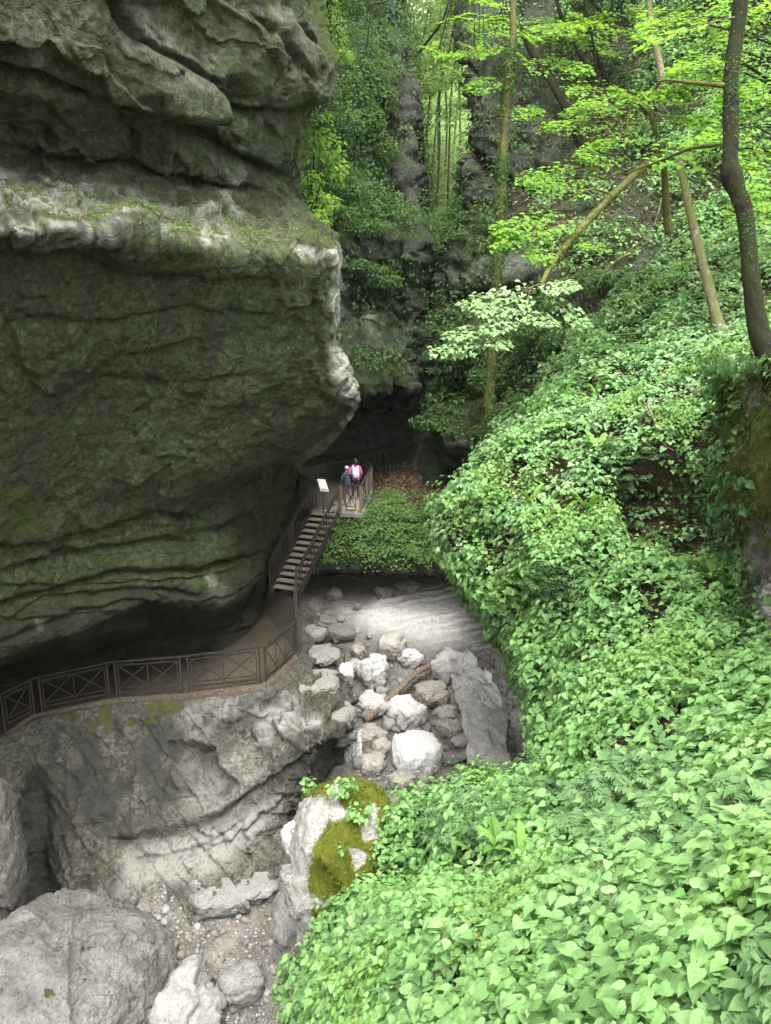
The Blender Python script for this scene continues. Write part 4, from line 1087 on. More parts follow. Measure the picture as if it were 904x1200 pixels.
def make_path():
    a, b = np.array(PATH['edge']), np.array(PATH['back'])
    t = np.linspace(0, 7, 120)
    A, B = _cr(a, t, .3), _cr(b, t, .3)
    s = np.linspace(0, 1, 30)[None, :, None]
    G = A[:, None] * (1 - s) + B[:, None] * s
    edge = A[:, None] + np.array([0, -0.02, -0.35])
    G = np.concatenate([edge, G], 1)
    G[..., 2] += 0.03 * fbm(G, .7, 3, 710)
    px, py, _ = pix(G)
    o = grid_mesh('path', G, M['path'], dict(litter=.5 * sstep(.1, .3, fbm(G, .8, 3, 711))))
    tag(o, 'trodden earth walkway under the overhang', 'path', kind='structure')
    # upper path from the platform into the cave
    a = np.array([P(425, 602, 30.0), P(436, 572, 34.0), P(424, 556, 36.6), P(452, 548, 37.2), P(490, 536, 37.6)])
    ZP = -7.78
    a = np.array([[-1.0, 29.0, ZP], [-0.72, 32.6, ZP], [-1.25, 35.2, ZP], [0.2, 36.6, ZP + .1], [1.6, 37.0, ZP + .2]])
    b = np.array([[-3.4, 29.3, ZP + .05], [-3.4, 32.6, ZP + .1], [-4.6, 37.0, ZP], [-1.5, 40, ZP + .1], [1.6, 40, ZP + .2]])
    t = np.linspace(0, 4, 80)
    A, B = _cr(a, t, .2), _cr(b, t, .2)
    G = A[:, None] * (1 - s) + B[:, None] * s
    G = np.concatenate([A[:, None] + np.array([0, 0, -0.5]), G], 1)
    G[..., 2] += 0.02 * fbm(G, .7, 3, 712)
    o = grid_mesh('path', G, M['path'], dict(litter=.5 * sstep(.1, .3, fbm(G, .8, 3, 713))))
    tag(o, 'earth path leading from the stair platform into the cave', 'path', kind='structure')
make_path()
# ------------------------------------------------------------------ ground cover, ferns, bushes, trees
def stuff(o, label, cat):
    return tag(o, label, cat, kind='stuff')

def fallen(name, G, N, dens, n, size, label):
    p, nn = scatter(G, N, n, dens)
    L = (p + nn * (0.01 + 0.03 * rng.random((n, 1))), norm(nn + rng.normal(size=(n, 3)) * 0.35), rdir(n), size * (0.5 + rng.random(n)))
    return stuff(leaf_obj(name, L, 'oval', M['litter'], width=1.3), label, 'leaf litter')

def fronds(pos, nrm, nf, L, pin):
    """fern fronds: pairs of narrow leaflets along arching ribs"""
    n = len(pos) * nf
    b = np.repeat(pos, nf, 0)
    bn = np.repeat(nrm, nf, 0)
    a = rng.random(n) * 2 * math.pi
    o = norm(np.stack([np.cos(a), np.sin(a), 0 * a], -1) + bn * .4)
    ln = L * (.6 + .6 * rng.random(n))
    rise = .45 + .4 * rng.random(n)
    side = norm(np.cross(o, [0, 0, 1.0]))
    P_, N_, D_, S_ = [], [], [], []
    for k in range(pin):
        t = (k + 1.0) / (pin + .3)
        c = b + o * (ln * .8 * t)[:, None] + np.outer(ln * rise * (1.5 * t - 1.15 * t * t), [0, 0, 1.0])
        tan = norm(o * .8 + np.outer(rise * (1.5 - 2.3 * t), [0, 0, 1.0]))
        up = np.cross(side, tan)
        sz = ln * .34 * math.sin(math.pi * (.18 + .78 * t)) + .004
        for sg in (-1, 1):
            P_.append(c); N_.append(norm(up + rng.normal(size=(n, 3)) * .12)); D_.append(norm(side * sg + tan * .5 - np.array([0, 0, .15]))); S_.append(sz)
    return np.concatenate(P_), np.concatenate(N_), np.concatenate(D_), np.concatenate(S_)

def make_cover():
    G, N, dens = slopeG, slopeN, slopeDens
    px, py, d = pix(G)
    inview = (px > -150) & (px < 1150) & (py < 1380)
    clump = np.clip(0.5 + 2.0 * fbm(G, 0.9, 3, 520), 0.02, 1.2)
    base = dens * inview * clump
    sp = fbm(G, 1.5, 3, 521)
    feather = np.maximum.reduce([poly_mask(px, py, q, 22) for q in [[(480,940),(560,930),(600,960),(560,1000),(480,985)], [(370,1060),(430,1050),(470,1090),(420,1130),(365,1120)], [(640,950),(760,925),(800,985),(740,1040),(660,1060)], [(690,1040),(760,1030),(760,1090),(690,1090)], [(720,330),(780,320),(770,420),(700,420)]]])
    heart_w = (1 - .75 * sstep(.10, .22, np.abs(sp))) * (1 - .8 * feather)
    L, L2, L3, LN, LP = [], [], [], [], []
    # nearer herbs stand taller and show their leaves larger
    for lo, hi, n, per, h, rad, sz in [(0, 4.2, 1900, 6, .24, .14, .10), (4.2, 7, 3000, 6, .28, .15, .104), (7, 11, 4400, 6, .3, .17, .108), (11, 15, 6800, 6, .3, .18, .106), (15, 19, 5600, 6, .3, .2, .112), (19, 30, 6800, 6, .32, .22, .13)]:
        m = base * sstep(lo - .6, lo + .6, d) * (1 - sstep(hi - .6, hi + .6, d))
        p, nn = scatter(G, N, int(n * .8), m * heart_w + 1e-9)
        k = rng.random(len(p)) < .75
        (LN if hi <= 7 else LP if lo >= 15 else L).append(plants(p[k], nn[k], per, h, rad, sz))
        L.append(plants(p[~k], nn[~k], per + 3, h * 1.35, rad * .9, sz * .62, tilt=.7))
        p, nn = scatter(G, N, int(n * .45), m * sstep(.08, .2, sp) + 1e-9)
        L2.append(plants(p, nn, 9, h * 1.1, rad * .9, sz * .6, droop=.5, tilt=.8))
        p, nn = scatter(G, N, int(n * .12), m * (sstep(.10, .24, -sp) + .7 * feather) + 1e-9)
        L3.append(fronds(p, nn, 5, .34 if lo < 7 else .42, 9 if lo < 11 else 6))
    # plants hanging raggedly over the edge above the stream
    edge = np.linspace(0, 6, G.shape[1])[None] + 0 * d
    em = (1 - sstep(.9, 2.2, edge)) * sstep(.25, .6, edge) * sstep(8.5, 10, d) * (1 - sstep(20, 24, d)) * np.clip(.1 + 2.6 * fbm(G, .8, 3, 522), 0, 1)
    p, nn = scatter(G, N, 1500, em + 1e-9)
    L.append(plants(p, nn, 7, .42, .3, .12, droop=.9, upw=.55, tilt=.9))
    p, nn = scatter(G, N, 260, em + 1e-9)
    L3.append(fronds(p, nn, 5, .5, 7))
    stuff(leaf_obj('ground_cover', L, 'heart', M['herb']), 'dense heart-leaved green herbs covering the slope', 'herbs')
    stuff(leaf_obj('ground_cover', LP, 'heart', M['herb_pale']), 'paler herbs covering the top of the slope below the trees', 'herbs')
    stuff(leaf_obj('ground_cover', LN, 'heart_fine', M['herb_near']), 'broad pale heart-leaved herbs nearest to the viewer', 'herbs')
    stuff(leaf_obj('ground_cover', L2, 'oval', M['herb_yellow'], width=1.5), 'yellowish small-leaved herbs in patches among the heart-leaved ones', 'herbs')
    stuff(leaf_obj('ground_cover', L3, 'lance', M['herb_fine'], width=1.9), 'feathery fine-leaved green plants among the broad herbs', 'herbs')
    # last year's leaves caught on the herbs
    p, nn = scatter(G, N, 700, base * sstep(2, 3, d) * (1 - sstep(13, 16, d)) + 1e-9)
    p = p + np.outer(.2 + .12 * rng.random(len(p)), [0, 0, 1.0])
    stuff(leaf_obj('fallen_leaves', (p, norm(rdir(len(p)) * .6 + np.array([0, 0, 1.0])), rdir(len(p)), .06 * (.5 + rng.random(len(p)))), 'oval', M['litter'], width=1.3), 'brown dead leaves caught on top of the herbs', 'leaf litter')
    # dead stalks
    p, nn = scatter(G, N, 260, base * sstep(2.5, 4, d) * (1 - sstep(14, 18, d)) + 1e-9)
    mb = MB()
    for q in p:
        dv = norm(rng.normal(size=3) * .8 + np.array([0, 0, .5]))
        ln = rng.uniform(.25, .6)
        mb.tube([q + [0, 0, .15], q + [0, 0, .15] + dv * ln * .5 + rng.normal(size=3) * .02, q + [0, 0, .15] + dv * ln], [.004, .003, .002], 4, False)
    stuff(mb.build('dry_stalks', M['twig'], None, True), 'thin dry stalks sticking out of the herbs', 'stalks')
    # dark trailing plants in the hollow
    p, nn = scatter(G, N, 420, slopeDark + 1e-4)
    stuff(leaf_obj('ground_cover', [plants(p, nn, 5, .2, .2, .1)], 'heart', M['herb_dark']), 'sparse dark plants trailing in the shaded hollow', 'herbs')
    fallen('fallen_leaves', G, N, slopeBare + 0.05 * inview, 9000, .07, 'brown fallen leaves on the bare patches of the slope')
make_cover()

def make_cliff_plants():
    # bank
    px, py, d = pix(bankG)
    g = poly_mask(px, py, [(372,612),(430,602),(450,580),(525,590),(545,660),(500,666),(380,660)], 10) * np.clip(.5 + 1.6 * fbm(bankG, .8, 3, 95), .02, 1)
    p, nn = scatter(bankG, bankN, 1900, g * sstep(-.25, .2, fbm(bankG, .45, 3, 96)) + 1e-6)
    stuff(leaf_obj('ground_cover', [plants(p, nn, 5, .22, .2, .085)], 'oval', M['herb_bank'], width=1.3), 'low green plants on the bank under the platform', 'herbs')
    fallen('fallen_leaves', bankG, bankN, poly_mask(px, py, [(432,560),(500,535),(525,580),(500,600),(450,582)], 8) + 1e-4, 1800, .13, 'brown fallen leaves heaped beside the platform railing')
    # back left cliff
    px, py, d = pix(blG)
    g = np.maximum.reduce([poly_mask(px, py, [(340,-300),(500,-300),(492,90),(455,110),(452,200),(440,235),(340,235)], 12), poly_mask(px, py, [(345,225),(450,215),(505,275),(485,300),(400,292),(345,285)], 10), .8 * poly_mask(px, py, [(430,290),(500,290),(470,340),(435,350)], 8), .5 * poly_mask(px, py, [(415,415),(455,412),(485,440),(470,452),(415,452)], 5), .4 * poly_mask(px, py, [(452,90),(505,90),(510,250),(452,250)], 8), .3 * poly_mask(px, py, [(395,290),(500,290),(505,410),(395,410)], 8)])
    g = g * np.clip(.5 + 2.0 * fbm(blG, 1.6, 3, 131), .05, 1)
    p, nn = scatter(blG, blN, 9000, g)
    stuff(leaf_obj('ground_cover', [plants(p, nn, 6, .5, .4, .16, upw=.5, tilt=.8)], 'oval', M['bush'], width=1.2), 'dark green plants clinging to the back cliff', 'plants')
    # right hillside
    px, py, d = pix(hillG)
    g = np.maximum.reduce([.9 * poly_mask(px, py, [(600,-280),(1250,-280),(1250,300),(800,290),(730,120),(640,60)], 30), poly_mask(px, py, [(505,235),(590,240),(600,290),(560,300),(510,300)], 8) * .8, poly_mask(px, py, [(500,350),(640,345),(690,400),(640,500),(540,525),(505,500)], 8), .6 * poly_mask(px, py, [(530,-280),(600,-280),(600,70),(535,70)], 8), .8 * poly_mask(px, py, [(640,270),(740,250),(700,400),(640,420)], 12)])
    g = (g + .3 * poly_mask(px, py, [(530,80),(700,80),(690,330),(520,330)], 10)) * np.clip(.4 + 2.2 * fbm(hillG, 1.7, 3, 332), .03, 1)
    p, nn = scatter(hillG, hillN, 13000, g)
    stuff(leaf_obj('ground_cover', [plants(p, nn, 6, .4, .35, .15, upw=.6, tilt=.7)], 'oval', M['bush'], width=1.3), 'dark green undergrowth on the wooded hillside', 'plants')
    g = np.maximum(poly_mask(px, py, [(740,60),(1250,20),(1250,330),(800,300),(760,240)], 30), .8 * poly_mask(px, py, [(560,-280),(1250,-280),(1250,90),(600,60)], 20)); g = np.maximum(g, .45 * poly_mask(px, py, [(620,215),(790,215),(750,330),(640,340),(610,290)], 15)) * np.clip(.2 + 2.4 * fbm(hillG, 1.4, 3, 335), .02, 1)
    p, nn = scatter(hillG, hillN, 11000, g)
    stuff(leaf_obj('ground_cover', [plants(p, nn, 6, .4, .35, .15, upw=.7, tilt=.7)], 'oval', M['herb'], width=1.4), 'pale green undergrowth below the right-hand trees', 'plants')
    fallen('fallen_leaves', hillG, hillN, .15 + np.maximum(poly_mask(px, py, [(585,225),(640,225),(690,260),(640,300),(590,250)], 10), poly_mask(px, py, [(650,0),(904,0),(904,260),(780,270),(700,260),(660,120)], 30)), 16000, .10, 'brown fallen leaves on the wooded hillside')
    # far hillside: bright undergrowth
    px, py, d = pix(farG)
    g = ((px > 420) & (px < 640) & (py < 420) & (py > -250)) * np.clip(.5 + 1.8 * fbm(farG, 4, 3, 402), .05, 1)
    p, nn = scatter(farG, farN, 6500, g)
    stuff(leaf_obj('ground_cover', [plants(p, nn, 7, 1.6, 1.0, .34, upw=.8, tilt=.7)], 'kite', M['far_leaf']), 'bright green undergrowth on the far hillside', 'plants')
    # ledge grass, moss fringe
    px, py, d = pix(cliffG)
    g = poly_mask(px, py, [(0,206),(100,230),(300,262),(395,284),(300,286),(180,276),(60,262),(0,262)], 6) * np.clip(.1 + 2.5 * fbm(cliffG, .6, 3, 45), 0, 1)
    p, nn = scatter(cliffG, cliffN, 420, g + 1e-5)
    n = len(p) * 6
    b = np.repeat(p, 6, 0)
    D = norm(np.array([0, 0, .8]) + rng.normal(size=(n, 3)) * .6 + np.array([.1, -.4, 0]))
    stuff(leaf_obj('grass', (b, rdir(n), D, .13 * (.4 + rng.random(n))), 'lance', M['dry'], width=.45), 'thin dry grass growing along the rock ledge', 'grass')
    p, nn = scatter(cliffG, cliffN, 500, g + 1e-5)
    stuff(leaf_obj('ground_cover', [plants(p, nn, 5, .06, .08, .05)], 'oval', M['fern'], width=1.4), 'tiny green plants in the cracks of the rock ledge', 'plants')
    px, py, d = pix(mcG)
    g = poly_mask(px, py, [(835,440),(872,440),(880,600),(900,700),(890,760),(860,760),(850,600)], 9) * np.clip(.3 + 2.2 * fbm(mcG, .7, 3, 607), 0, 1) + .8 * poly_mask(px, py, [(846,425),(1250,410),(1250,450),(850,455)], 6)
    p, nn = scatter(mcG, mcN, 420, g + 1e-6)
    stuff(leaf_obj('ground_cover', [plants(p, nn, 6, .25, .2, .1, droop=.8, upw=.5)], 'heart', M['herb_dark']), 'dark green plants hanging over the edge of the mossy right-hand rock', 'plants')
    # moss-cliff fringe
    px, py, d = pix(mcG)
    g = poly_mask(px, py, [(846,430),(1250,420),(1250,500),(900,498),(850,500)], 8) + .3 * poly_mask(px, py, [(846,500),(950,500),(950,640),(860,640)], 8)
    p, nn = scatter(mcG, mcN, 2600, g + 1e-5)
    n = len(p) * 8
    b = np.repeat(p, 8, 0) + rng.normal(size=(n, 3)) * .05
    D = norm(np.array([-.2, -.5, -.9]) + rng.normal(size=(n, 3)) * .45)
    stuff(leaf_obj('grass', (b, rdir(n), D, .10 * (.4 + rng.random(n))), 'lance', M['moss_green'], width=.6), 'green moss and grass hanging off the right-hand rock', 'grass')
make_cliff_plants()

def fern(loc, nrm, n, size, label, group, lie=.5, name='fern', mat='fern'):
    """strap-leaved fern clump: arching blades from one base"""
    loc = np.asarray(loc, float)
    V, F, c = [], [], 0
    for k in range(n):
        a = rng.random() * 2 * math.pi
        o = norm(np.array([math.cos(a), math.sin(a), 0]) + np.asarray(nrm) * .4)
        L = size * (.6 + .6 * rng.random())
        t = np.linspace(0, 1, 7)
        rise = (.35 + .55 * rng.random())
        pts = np.outer(t * L * .75, o) + np.outer(L * (rise * 1.5 * t - 1.05 * rise * t * t), [0, 0, 1.0])
        s = norm(np.cross(o, [0, 0, 1.0]))
        w = L * .085 * np.sin(np.pi * np.clip(t * .93 + .07, 0, 1)) ** .6
        row = np.stack([pts - s * w[:, None] + [0, 0, .02 * L], pts, pts + s * w[:, None] + [0, 0, .02 * L]], 1).reshape(-1, 3)
        for i in range(6):
            for j in (0, 1):
                b = c + i * 3 + j
                F.append((b, b + 1, b + 4, b + 3))
        V.append(row)
        c += 21
    me = raw_mesh(name, np.concatenate(V), [i for f in F for i in f], [4] * len(F), M[mat])
    o = link(bpy.data.objects.new(name, me))
    o.location = loc
    return tag(o, label, 'fern', group)

def on(G, px, py):
    """the point of surface G nearest to that pixel (front-most)"""
    x, y, d = pix(G)
    e = np.hypot(x - px, y - py) + .02 * d
    k = np.unravel_index(np.argmin(e), e.shape)
    return G[k]
def make_ferns():
    for (x, y) in [(812,455),(700,470),(742,480),(655,618),(672,700),(590,790),(680,690),(636,545),(586,585),(622,600),(860,700),(832,690),(662,480),(700,540),(560,1010),(590,1020),(540,1035),(612,1030),(520,670),(600,830),(745,655),(690,610),(640,760),(575,720),(880,335),(800,360),(850,420)]:
        p = on(slopeG, x, y)
        d = p @ FW
        fern(p + np.array([0, 0, .12]), (0, -.3, .9), 12, .42 + .014 * d, 'bright green strap-leaved fern clump rising among the herbs', 'fern clumps on the herb slope')
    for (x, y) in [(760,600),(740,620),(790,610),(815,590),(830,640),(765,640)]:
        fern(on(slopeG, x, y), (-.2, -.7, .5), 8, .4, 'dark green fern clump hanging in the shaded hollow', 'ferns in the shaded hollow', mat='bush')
    for (x, y) in [(470,590),(505,610),(480,625)]:
        fern(on(bankG, x, y), (-.1, -.6, .7), 9, .55, 'green fern clump on the bank under the platform', 'ferns on the bank')
    p = on(slopeG, 716, 1122)
    fern(p + np.array([-.02, -.06, .16]), (-.6, -.6, .2), 22, .26, 'big glossy drooping fern clump at the foot of the nearest herbs', None)
make_ferns()

def shrub(name, base, blobs, n, size, mat, label, cat='shrub', group=None, kind='oval', stems=3, width=1.2):
    base = np.asarray(base, float)
    r = empty(name, base, label, cat, group)
    mb = MB()
    L = []
    for (c, rad) in blobs:
        L.append(blob(np.asarray(c) - base, rad, n, size))
        for _ in range(stems):
            e = np.asarray(c) - base + rng.normal(size=3) * np.asarray(rad) * .4
            mb.tube(smooth_path([np.zeros(3), .5 * e + rng.normal(size=3) * .08, e], 4), np.linspace(.025, .008, 9), 5, False)
    leaf_obj('foliage', L, kind, M[mat], r, width=width)
    mb.build('stem', M['bark_dark'], r, True)
    return r
def W(px, py, d):
    return P(px, py, d)
def make_shrubs():
    # leafy clumps that break the edge of the slope over the stream
    nr, nc = slopeG.shape[:2]
    sx, sy, sd = pix(slopeG)
    j = int(nc * 0.17)
    for k, y in enumerate([600, 632, 668, 700, 735, 770, 805, 840, 872, 905]):
        i = int(np.argmin(np.abs(sy[:, j] - y) + 100 * (sd[:, j] < 9)))
        p = slopeG[i, j] + np.array([-.12, -.1, .15]) + rng.normal(size=3) * .12
        q = p + np.array([-.25 + rng.normal() * .15, -.15, -.3])
        m = 'herb' if k % 3 else 'herb_bank'
        shrub('overhanging_plant', p + np.array([.2, .2, -.2]), [(p, (.4, .35, .25)), (q, (.28, .3, .3)), (p + np.array([.2, -.15, .25]), (.3, .3, .15))], 95, .10, m, 'leafy plant hanging over the edge of the slope above the stream', 'plant', 'plants hanging over the stream edge', 'heart', 2)
    # sapling on the end of the ledge
    b = W(366, 268, 21.2)
    shrub('sapling', b, [(W(372,150,21.6),(.55,.5,.5)),(W(362,175,21.2),(.45,.4,.5)),(W(385,175,21.4),(.5,.45,.4)),(W(366,215,21),(.35,.35,.35)),(W(378,238,20.8),(.55,.45,.3)),(W(372,258,20.5),(.4,.35,.25)),(W(394,200,21.6),(.35,.35,.4))], 130, .12, 'maple', 'bright green leafy sapling on the end of the rock ledge', 'sapling')
    b = W(388, 30, 20.2)
    shrub('shrub', b, [(W(396,42,20),(.3,.3,.45)),(W(404,66,20),(.25,.25,.2)),(W(386,8,20),(.3,.3,.5))], 260, .07, 'maple', 'yellow green tuft on the corner of the upper cliff', 'shrub', kind='lance', width=1.2)
    for i, (x, y, d, rx, rz) in enumerate([(400,210,34,1.2,1.4),(385,120,35,1.5,2.0),(420,60,38,1.8,2.2),(425,20,40,1.6,2.2),(440,100,37.6,1.0,1.4),(440,160,36.4,1.,1.4),(408,255,33,1.4,.8),(462,255,35,1.5,.8),(440,320,33,1.0,.7),(380,-40,38,1.8,2.4),(398,70,37,1.2,2.0),(410,-30,40,1.8,2),(352,230,33,1.2,1.5),(425,120,36.5,.9,1.6)]):
        c = W(x, y, d)
        shrub('shrub', c + np.array([0, .6, -rz * .7]), [(c + np.array([0, 0, 0]), (rx * .8, .8, rz * .6)), (c + np.array([rx * .6, -.2, -rz * .5]), (rx * .6, .7, rz * .45)), (c + np.array([-rx * .6, -.1, rz * .4]), (rx * .6, .7, rz * .45))], 330, .15, 'bush', 'dark green bush clinging to the back cliff', group='bushes on the back cliff')
    for i, (x, y, d, rx, rz, m) in enumerate([(530,490,31,1.6,.7,'bush'),(548,262,34.4,1.0,.7,'bush'),(600,440,29,1.6,1.,'bush'),(560,400,30.6,1.2,.8,'bush'),(640,385,27.6,1.2,.8,'bush'),(620,480,27,1.4,.8,'bush'),(690,330,26.6,1.2,.7,'bush'),(672,395,25.6,1.,.7,'bush'),(600,500,28,1.4,.6,'bush'),(530,445,33,1.0,.5,'bush')]):
        c = W(x, y, d)
        shrub('shrub', c + np.array([.2, .6, -rz * .6]), [(c, (rx * .8, .7, rz * .7)), (c + np.array([rx * .7, 0, .1]), (rx * .6, .6, rz * .5)), (c + np.array([-rx * .6, 0, -.15]), (rx * .5, .6, rz * .45))], 380, .13, m, 'dark bush overhanging the rocks beside the cave', group='bushes beside the cave')
make_shrubs()

# ---- trees
def join_twigs(tw, starts, skel, r):
    """a stalk from the nearest point of the branch SKEL to each start that hangs free of it"""
    skel = smooth_path(skel, 6)
    for a in starts:
        k = np.argmin(np.linalg.norm(skel - a, axis=1))
        if np.linalg.norm(skel[k] - a) > .04:
            m = .5 * (skel[k] + a) + np.array([0, 0, .06])
            tw.tube(smooth_path([skel[k], m, a], 4), np.linspace(r, r * .6, 9), 5, False)

def trunk(pts, r0, r1, mat, parent, name='trunk', n=10, rough=.22, seed=0, origin=None, sub=6):
    p = smooth_path(pts, sub)
    p = p + .25 * r0 * np.stack([fbm(p, 1.2, 2, seed + 5), fbm(p, 1.2, 2, seed + 6), 0 * p[:, 0]], -1)
    rr = np.linspace(r0, r1, len(p)) * (1 + .08 * fbm(p, .8, 2, seed + 7))
    return MB().tube(p, rr, n, True, rough, seed).build(name, M[mat], parent, True, origin)

def moss_on(path, rad, cnt, sz, parent, b, mats=(('moss_green', .75), ('moss', .25)), seed=0):
    """tufts of moss standing off a trunk or bough"""
    q = smooth_path(path, 30)
    for mt, f in mats:
        n = int(cnt * f)
        w = np.clip(.2 + 2.2 * fbm(q + n + seed, .7, 3, 55), .02, 1)
        i = rng.choice(len(q), n, p=w / w.sum())
        dd = norm(rdir(n) * np.array([1, 1, .3]))
        leaf_obj('moss_tufts', (q[i] - b + dd * rad * rng.uniform(.85, 1.12, (n, 1)) + np.array([0, 0, .05]) * rng.normal(size=(n, 1)), norm(dd + np.array([0, 0, .3])), norm(rdir(n) - np.array([0, 0, .6])), sz * (.5 + rng.random(n))), 'oval', M[mt], parent, width=1.1)

def make_trees():
    # dark mossy trunk close on the right
    b = W(915, 450, 9.6)
    r = empty('tree', b, 'tall dark mossy tree leaning beside the mossy right-hand rock', 'tree')
    pts = [W(925,475,9.5), W(906,432,9.6), W(889,385,9.7), W(880,320,9.75), W(873,250,9.8), W(857,203,9.85), W(857,160,9.9), W(857,90,9.95), W(866,20,10), W(874,-80,10), W(872,-260,10.1)]
    p = smooth_path(pts, 8)
    px, py, _ = pix(p)
    rr = np.interp(py, [-260, 0, 100, 190, 205, 225, 300, 420, 470], [.09, .10, .092, .10, .14, .11, .10, .135, .22])[::1]
    MB().tube(p, rr, 14, True, .24, 31).build('trunk', M['bark_dark'], r, True, b)
    moss_on(pts[1:9], .10, 3500, .022, r, b, (('bush', .6), ('moss_green', .4)))
    for k, q in enumerate([[W(848,100,9.9), W(810,97,10.4), W(778,94,11), W(768,104,11.2)], [W(850,168,9.9), W(810,174,10.6), W(775,188,11.6), W(730,205,12.6)]]):
        MB().tube(smooth_path(q, 6), np.linspace(.032, .012, 19), 8, True, .4, 40 + k).build('branch', M['bark_moss'], r, True, b)
    tw, L = MB(), []
    for (x, y, d, dx, dy, l) in [(850,20,9.9,-1,.1,1.1),(870,-10,10,1,.3,1.0),(880,60,10,1,.2,.9)]:
        a = W(x, y, d); e = a + np.array([dx * l, dy * l, -.15]); a = a + np.array([.12, 0, 0])
        L.append(spray(a - b, e - b, 60, .35, .1, tw=tw))
    leaf_obj('crown', L, 'heart', M['maple'], r)
    tw.build('twig', M['twig'], r, True)

    # slim trunk standing behind the herb heap
    b = W(575, 525, 21.5)
    r = empty('tree', b, 'slim upright ivy-flecked trunk rising behind the herb heap', 'tree')
    trunk([W(573,545,21.4), W(574,515,21.5), W(573,470,21.55), W(577,425,21.6), W(577,375,21.65), W(583,325,21.7), W(583,280,21.75), W(589,225,21.8), W(590,180,21.85), W(594,135,21.9), W(596,90,21.95), W(601,45,22), W(602,-40,22), W(604,-200,22)], .145, .085, 'bark_brown', r, seed=51, origin=b)
    tw, L, st = MB(), [], []
    for (x, y, d, dx, dz, l, w) in [(596,60,22,-1.6,.1,1.9,.55),(598,40,22,1.5,.2,1.9,.6),(592,130,22,1.2,0,1.2,.4),(600,10,22,-1.3,.3,1.7,.6),(594,95,22,-1.3,-.1,1.4,.45),(600,-10,22,1.6,.5,2.4,.7),(596,75,22,1.7,0,2.0,.5)]:
        a = W(x, y, d)
        st.append(a - b)
        L.append(spray(a - b, a - b + np.array([dx, -.5 + rng.random() * .6, dz]) * l / 1.5, int(120 * l), w, .13, tw=tw, twr=.012))
    leaf_obj('crown', L, 'heart', M['maple'], r)
    join_twigs(tw, st, [W(587,230,21.8) - b, W(592,140,21.9) - b, W(598,50,22) - b, W(602,-40,22) - b], .02)
    tw.build('twig', M['bark_brown'], r, True)
    # moss and ivy on it
    q = smooth_path([W(574,515,21.4), W(575,430,21.5), W(582,330,21.6), W(587,230,21.7), W(592,140,21.8), W(599,50,21.9)], 30)
    for nm, mt, cnt, sz, rr in (('moss', 'moss_green', 5200, .05, .135), ('moss', 'moss', 1600, .045, .13), ('ivy', 'bush', 1500, .085, .2)):
        w = np.clip(.15 + 2.2 * fbm(q + cnt, .9, 3, 55), .02, 1)
        i = rng.choice(len(q), cnt, p=w / w.sum())
        dd = norm(rdir(cnt) * np.array([1, 1, .2]))
        leaf_obj('ivy' if nm == 'ivy' else 'moss_tufts', (q[i] - b + dd * rr * rng.uniform(.8, 1.1, (cnt, 1)) + np.array([0, 0, .12]) * rng.normal(size=(cnt, 1)), norm(dd + np.array([0, 0, .3])), norm(rdir(cnt) - np.array([0, 0, .6])), sz * (.5 + rng.random(cnt))), 'oval', M[mt], r, width=1.2)

    # paler trunk on the slope
    b = W(852, 412, 18)
    r = empty('tree', b, 'pale slanting trunk with a broken top on the herb slope', 'tree')
    trunk([W(856,425,17.8), W(850,408,18), W(838,365,18.2), W(824,310,18.4), W(810,250,18.6), W(799,200,18.7), W(796,185,18.7)], .15, .085, 'bark_pale', r, seed=61, origin=b)
    # stem with drooping mossy bough
    b = W(782, 262, 23)
    r = empty('tree', b, 'bent mossy tree whose long bough droops toward the slim trunk', 'tree')
    trunk([W(784,275,23), W(781,245,22.8), W(779,205,22.4), W(776,182,22), W(770,160,21.8), W(762,132,21.6)], .13, .06, 'bark_moss', r, seed=71, origin=b)
    trunk([W(777,183,22), W(752,198,21), W(720,228,20), W(690,258,19.2), W(664,288,18.6), W(645,312,18.2), W(634,334,18)], .115, .05, 'bark_moss', r, 'bough', seed=72, origin=b, rough=.4)
    moss_on([W(777,183,22), W(752,198,21), W(720,228,20), W(690,258,19.2), W(664,288,18.6), W(645,312,18.2)], .1, 2600, .045, r, b)
    trunk([W(762,134,21.6), W(742,120,21.2), W(735,150,20.9), W(732,172,20.8)], .04, .02, 'bark_moss', r, 'branch', seed=73, origin=b)
    trunk([W(720,228,20), W(690,222,19.6), W(660,240,19.2)], .035, .012, 'bark_moss', r, 'branch', seed=74, origin=b)
    tw, L = MB(), []
    st = []
    # pale layered sprays hanging from the bough's end
    for (x0, y0, x1, y1, d0, d1, n, w) in [(634,332,676,336,18,17.4,130,.30),(634,332,560,362,18,17.4,170,.34),(625,340,540,352,18,17.6,130,.24),(630,338,690,378,18,17.6,90,.22),(620,350,570,386,18,17.2,150,.32),(612,362,650,380,18,17.2,110,.28),(590,385,520,390,17.8,17.2,120,.2),(590,390,505,408,17.8,17.0,130,.2),(560,400,530,414,17.6,17.2,80,.2),(585,395,580,405,17.6,16.9,70,.26)]:
        L.append(spray(W(x0,y0,d0) - b, W(x1,y1,d1) - b, n, w, .115, .06, tw, .012))
        st.append(W(x0,y0,d0) - b)
    leaf_obj('leaf_spray', L, 'heart', M['pale_leaf'], r)
    L = []
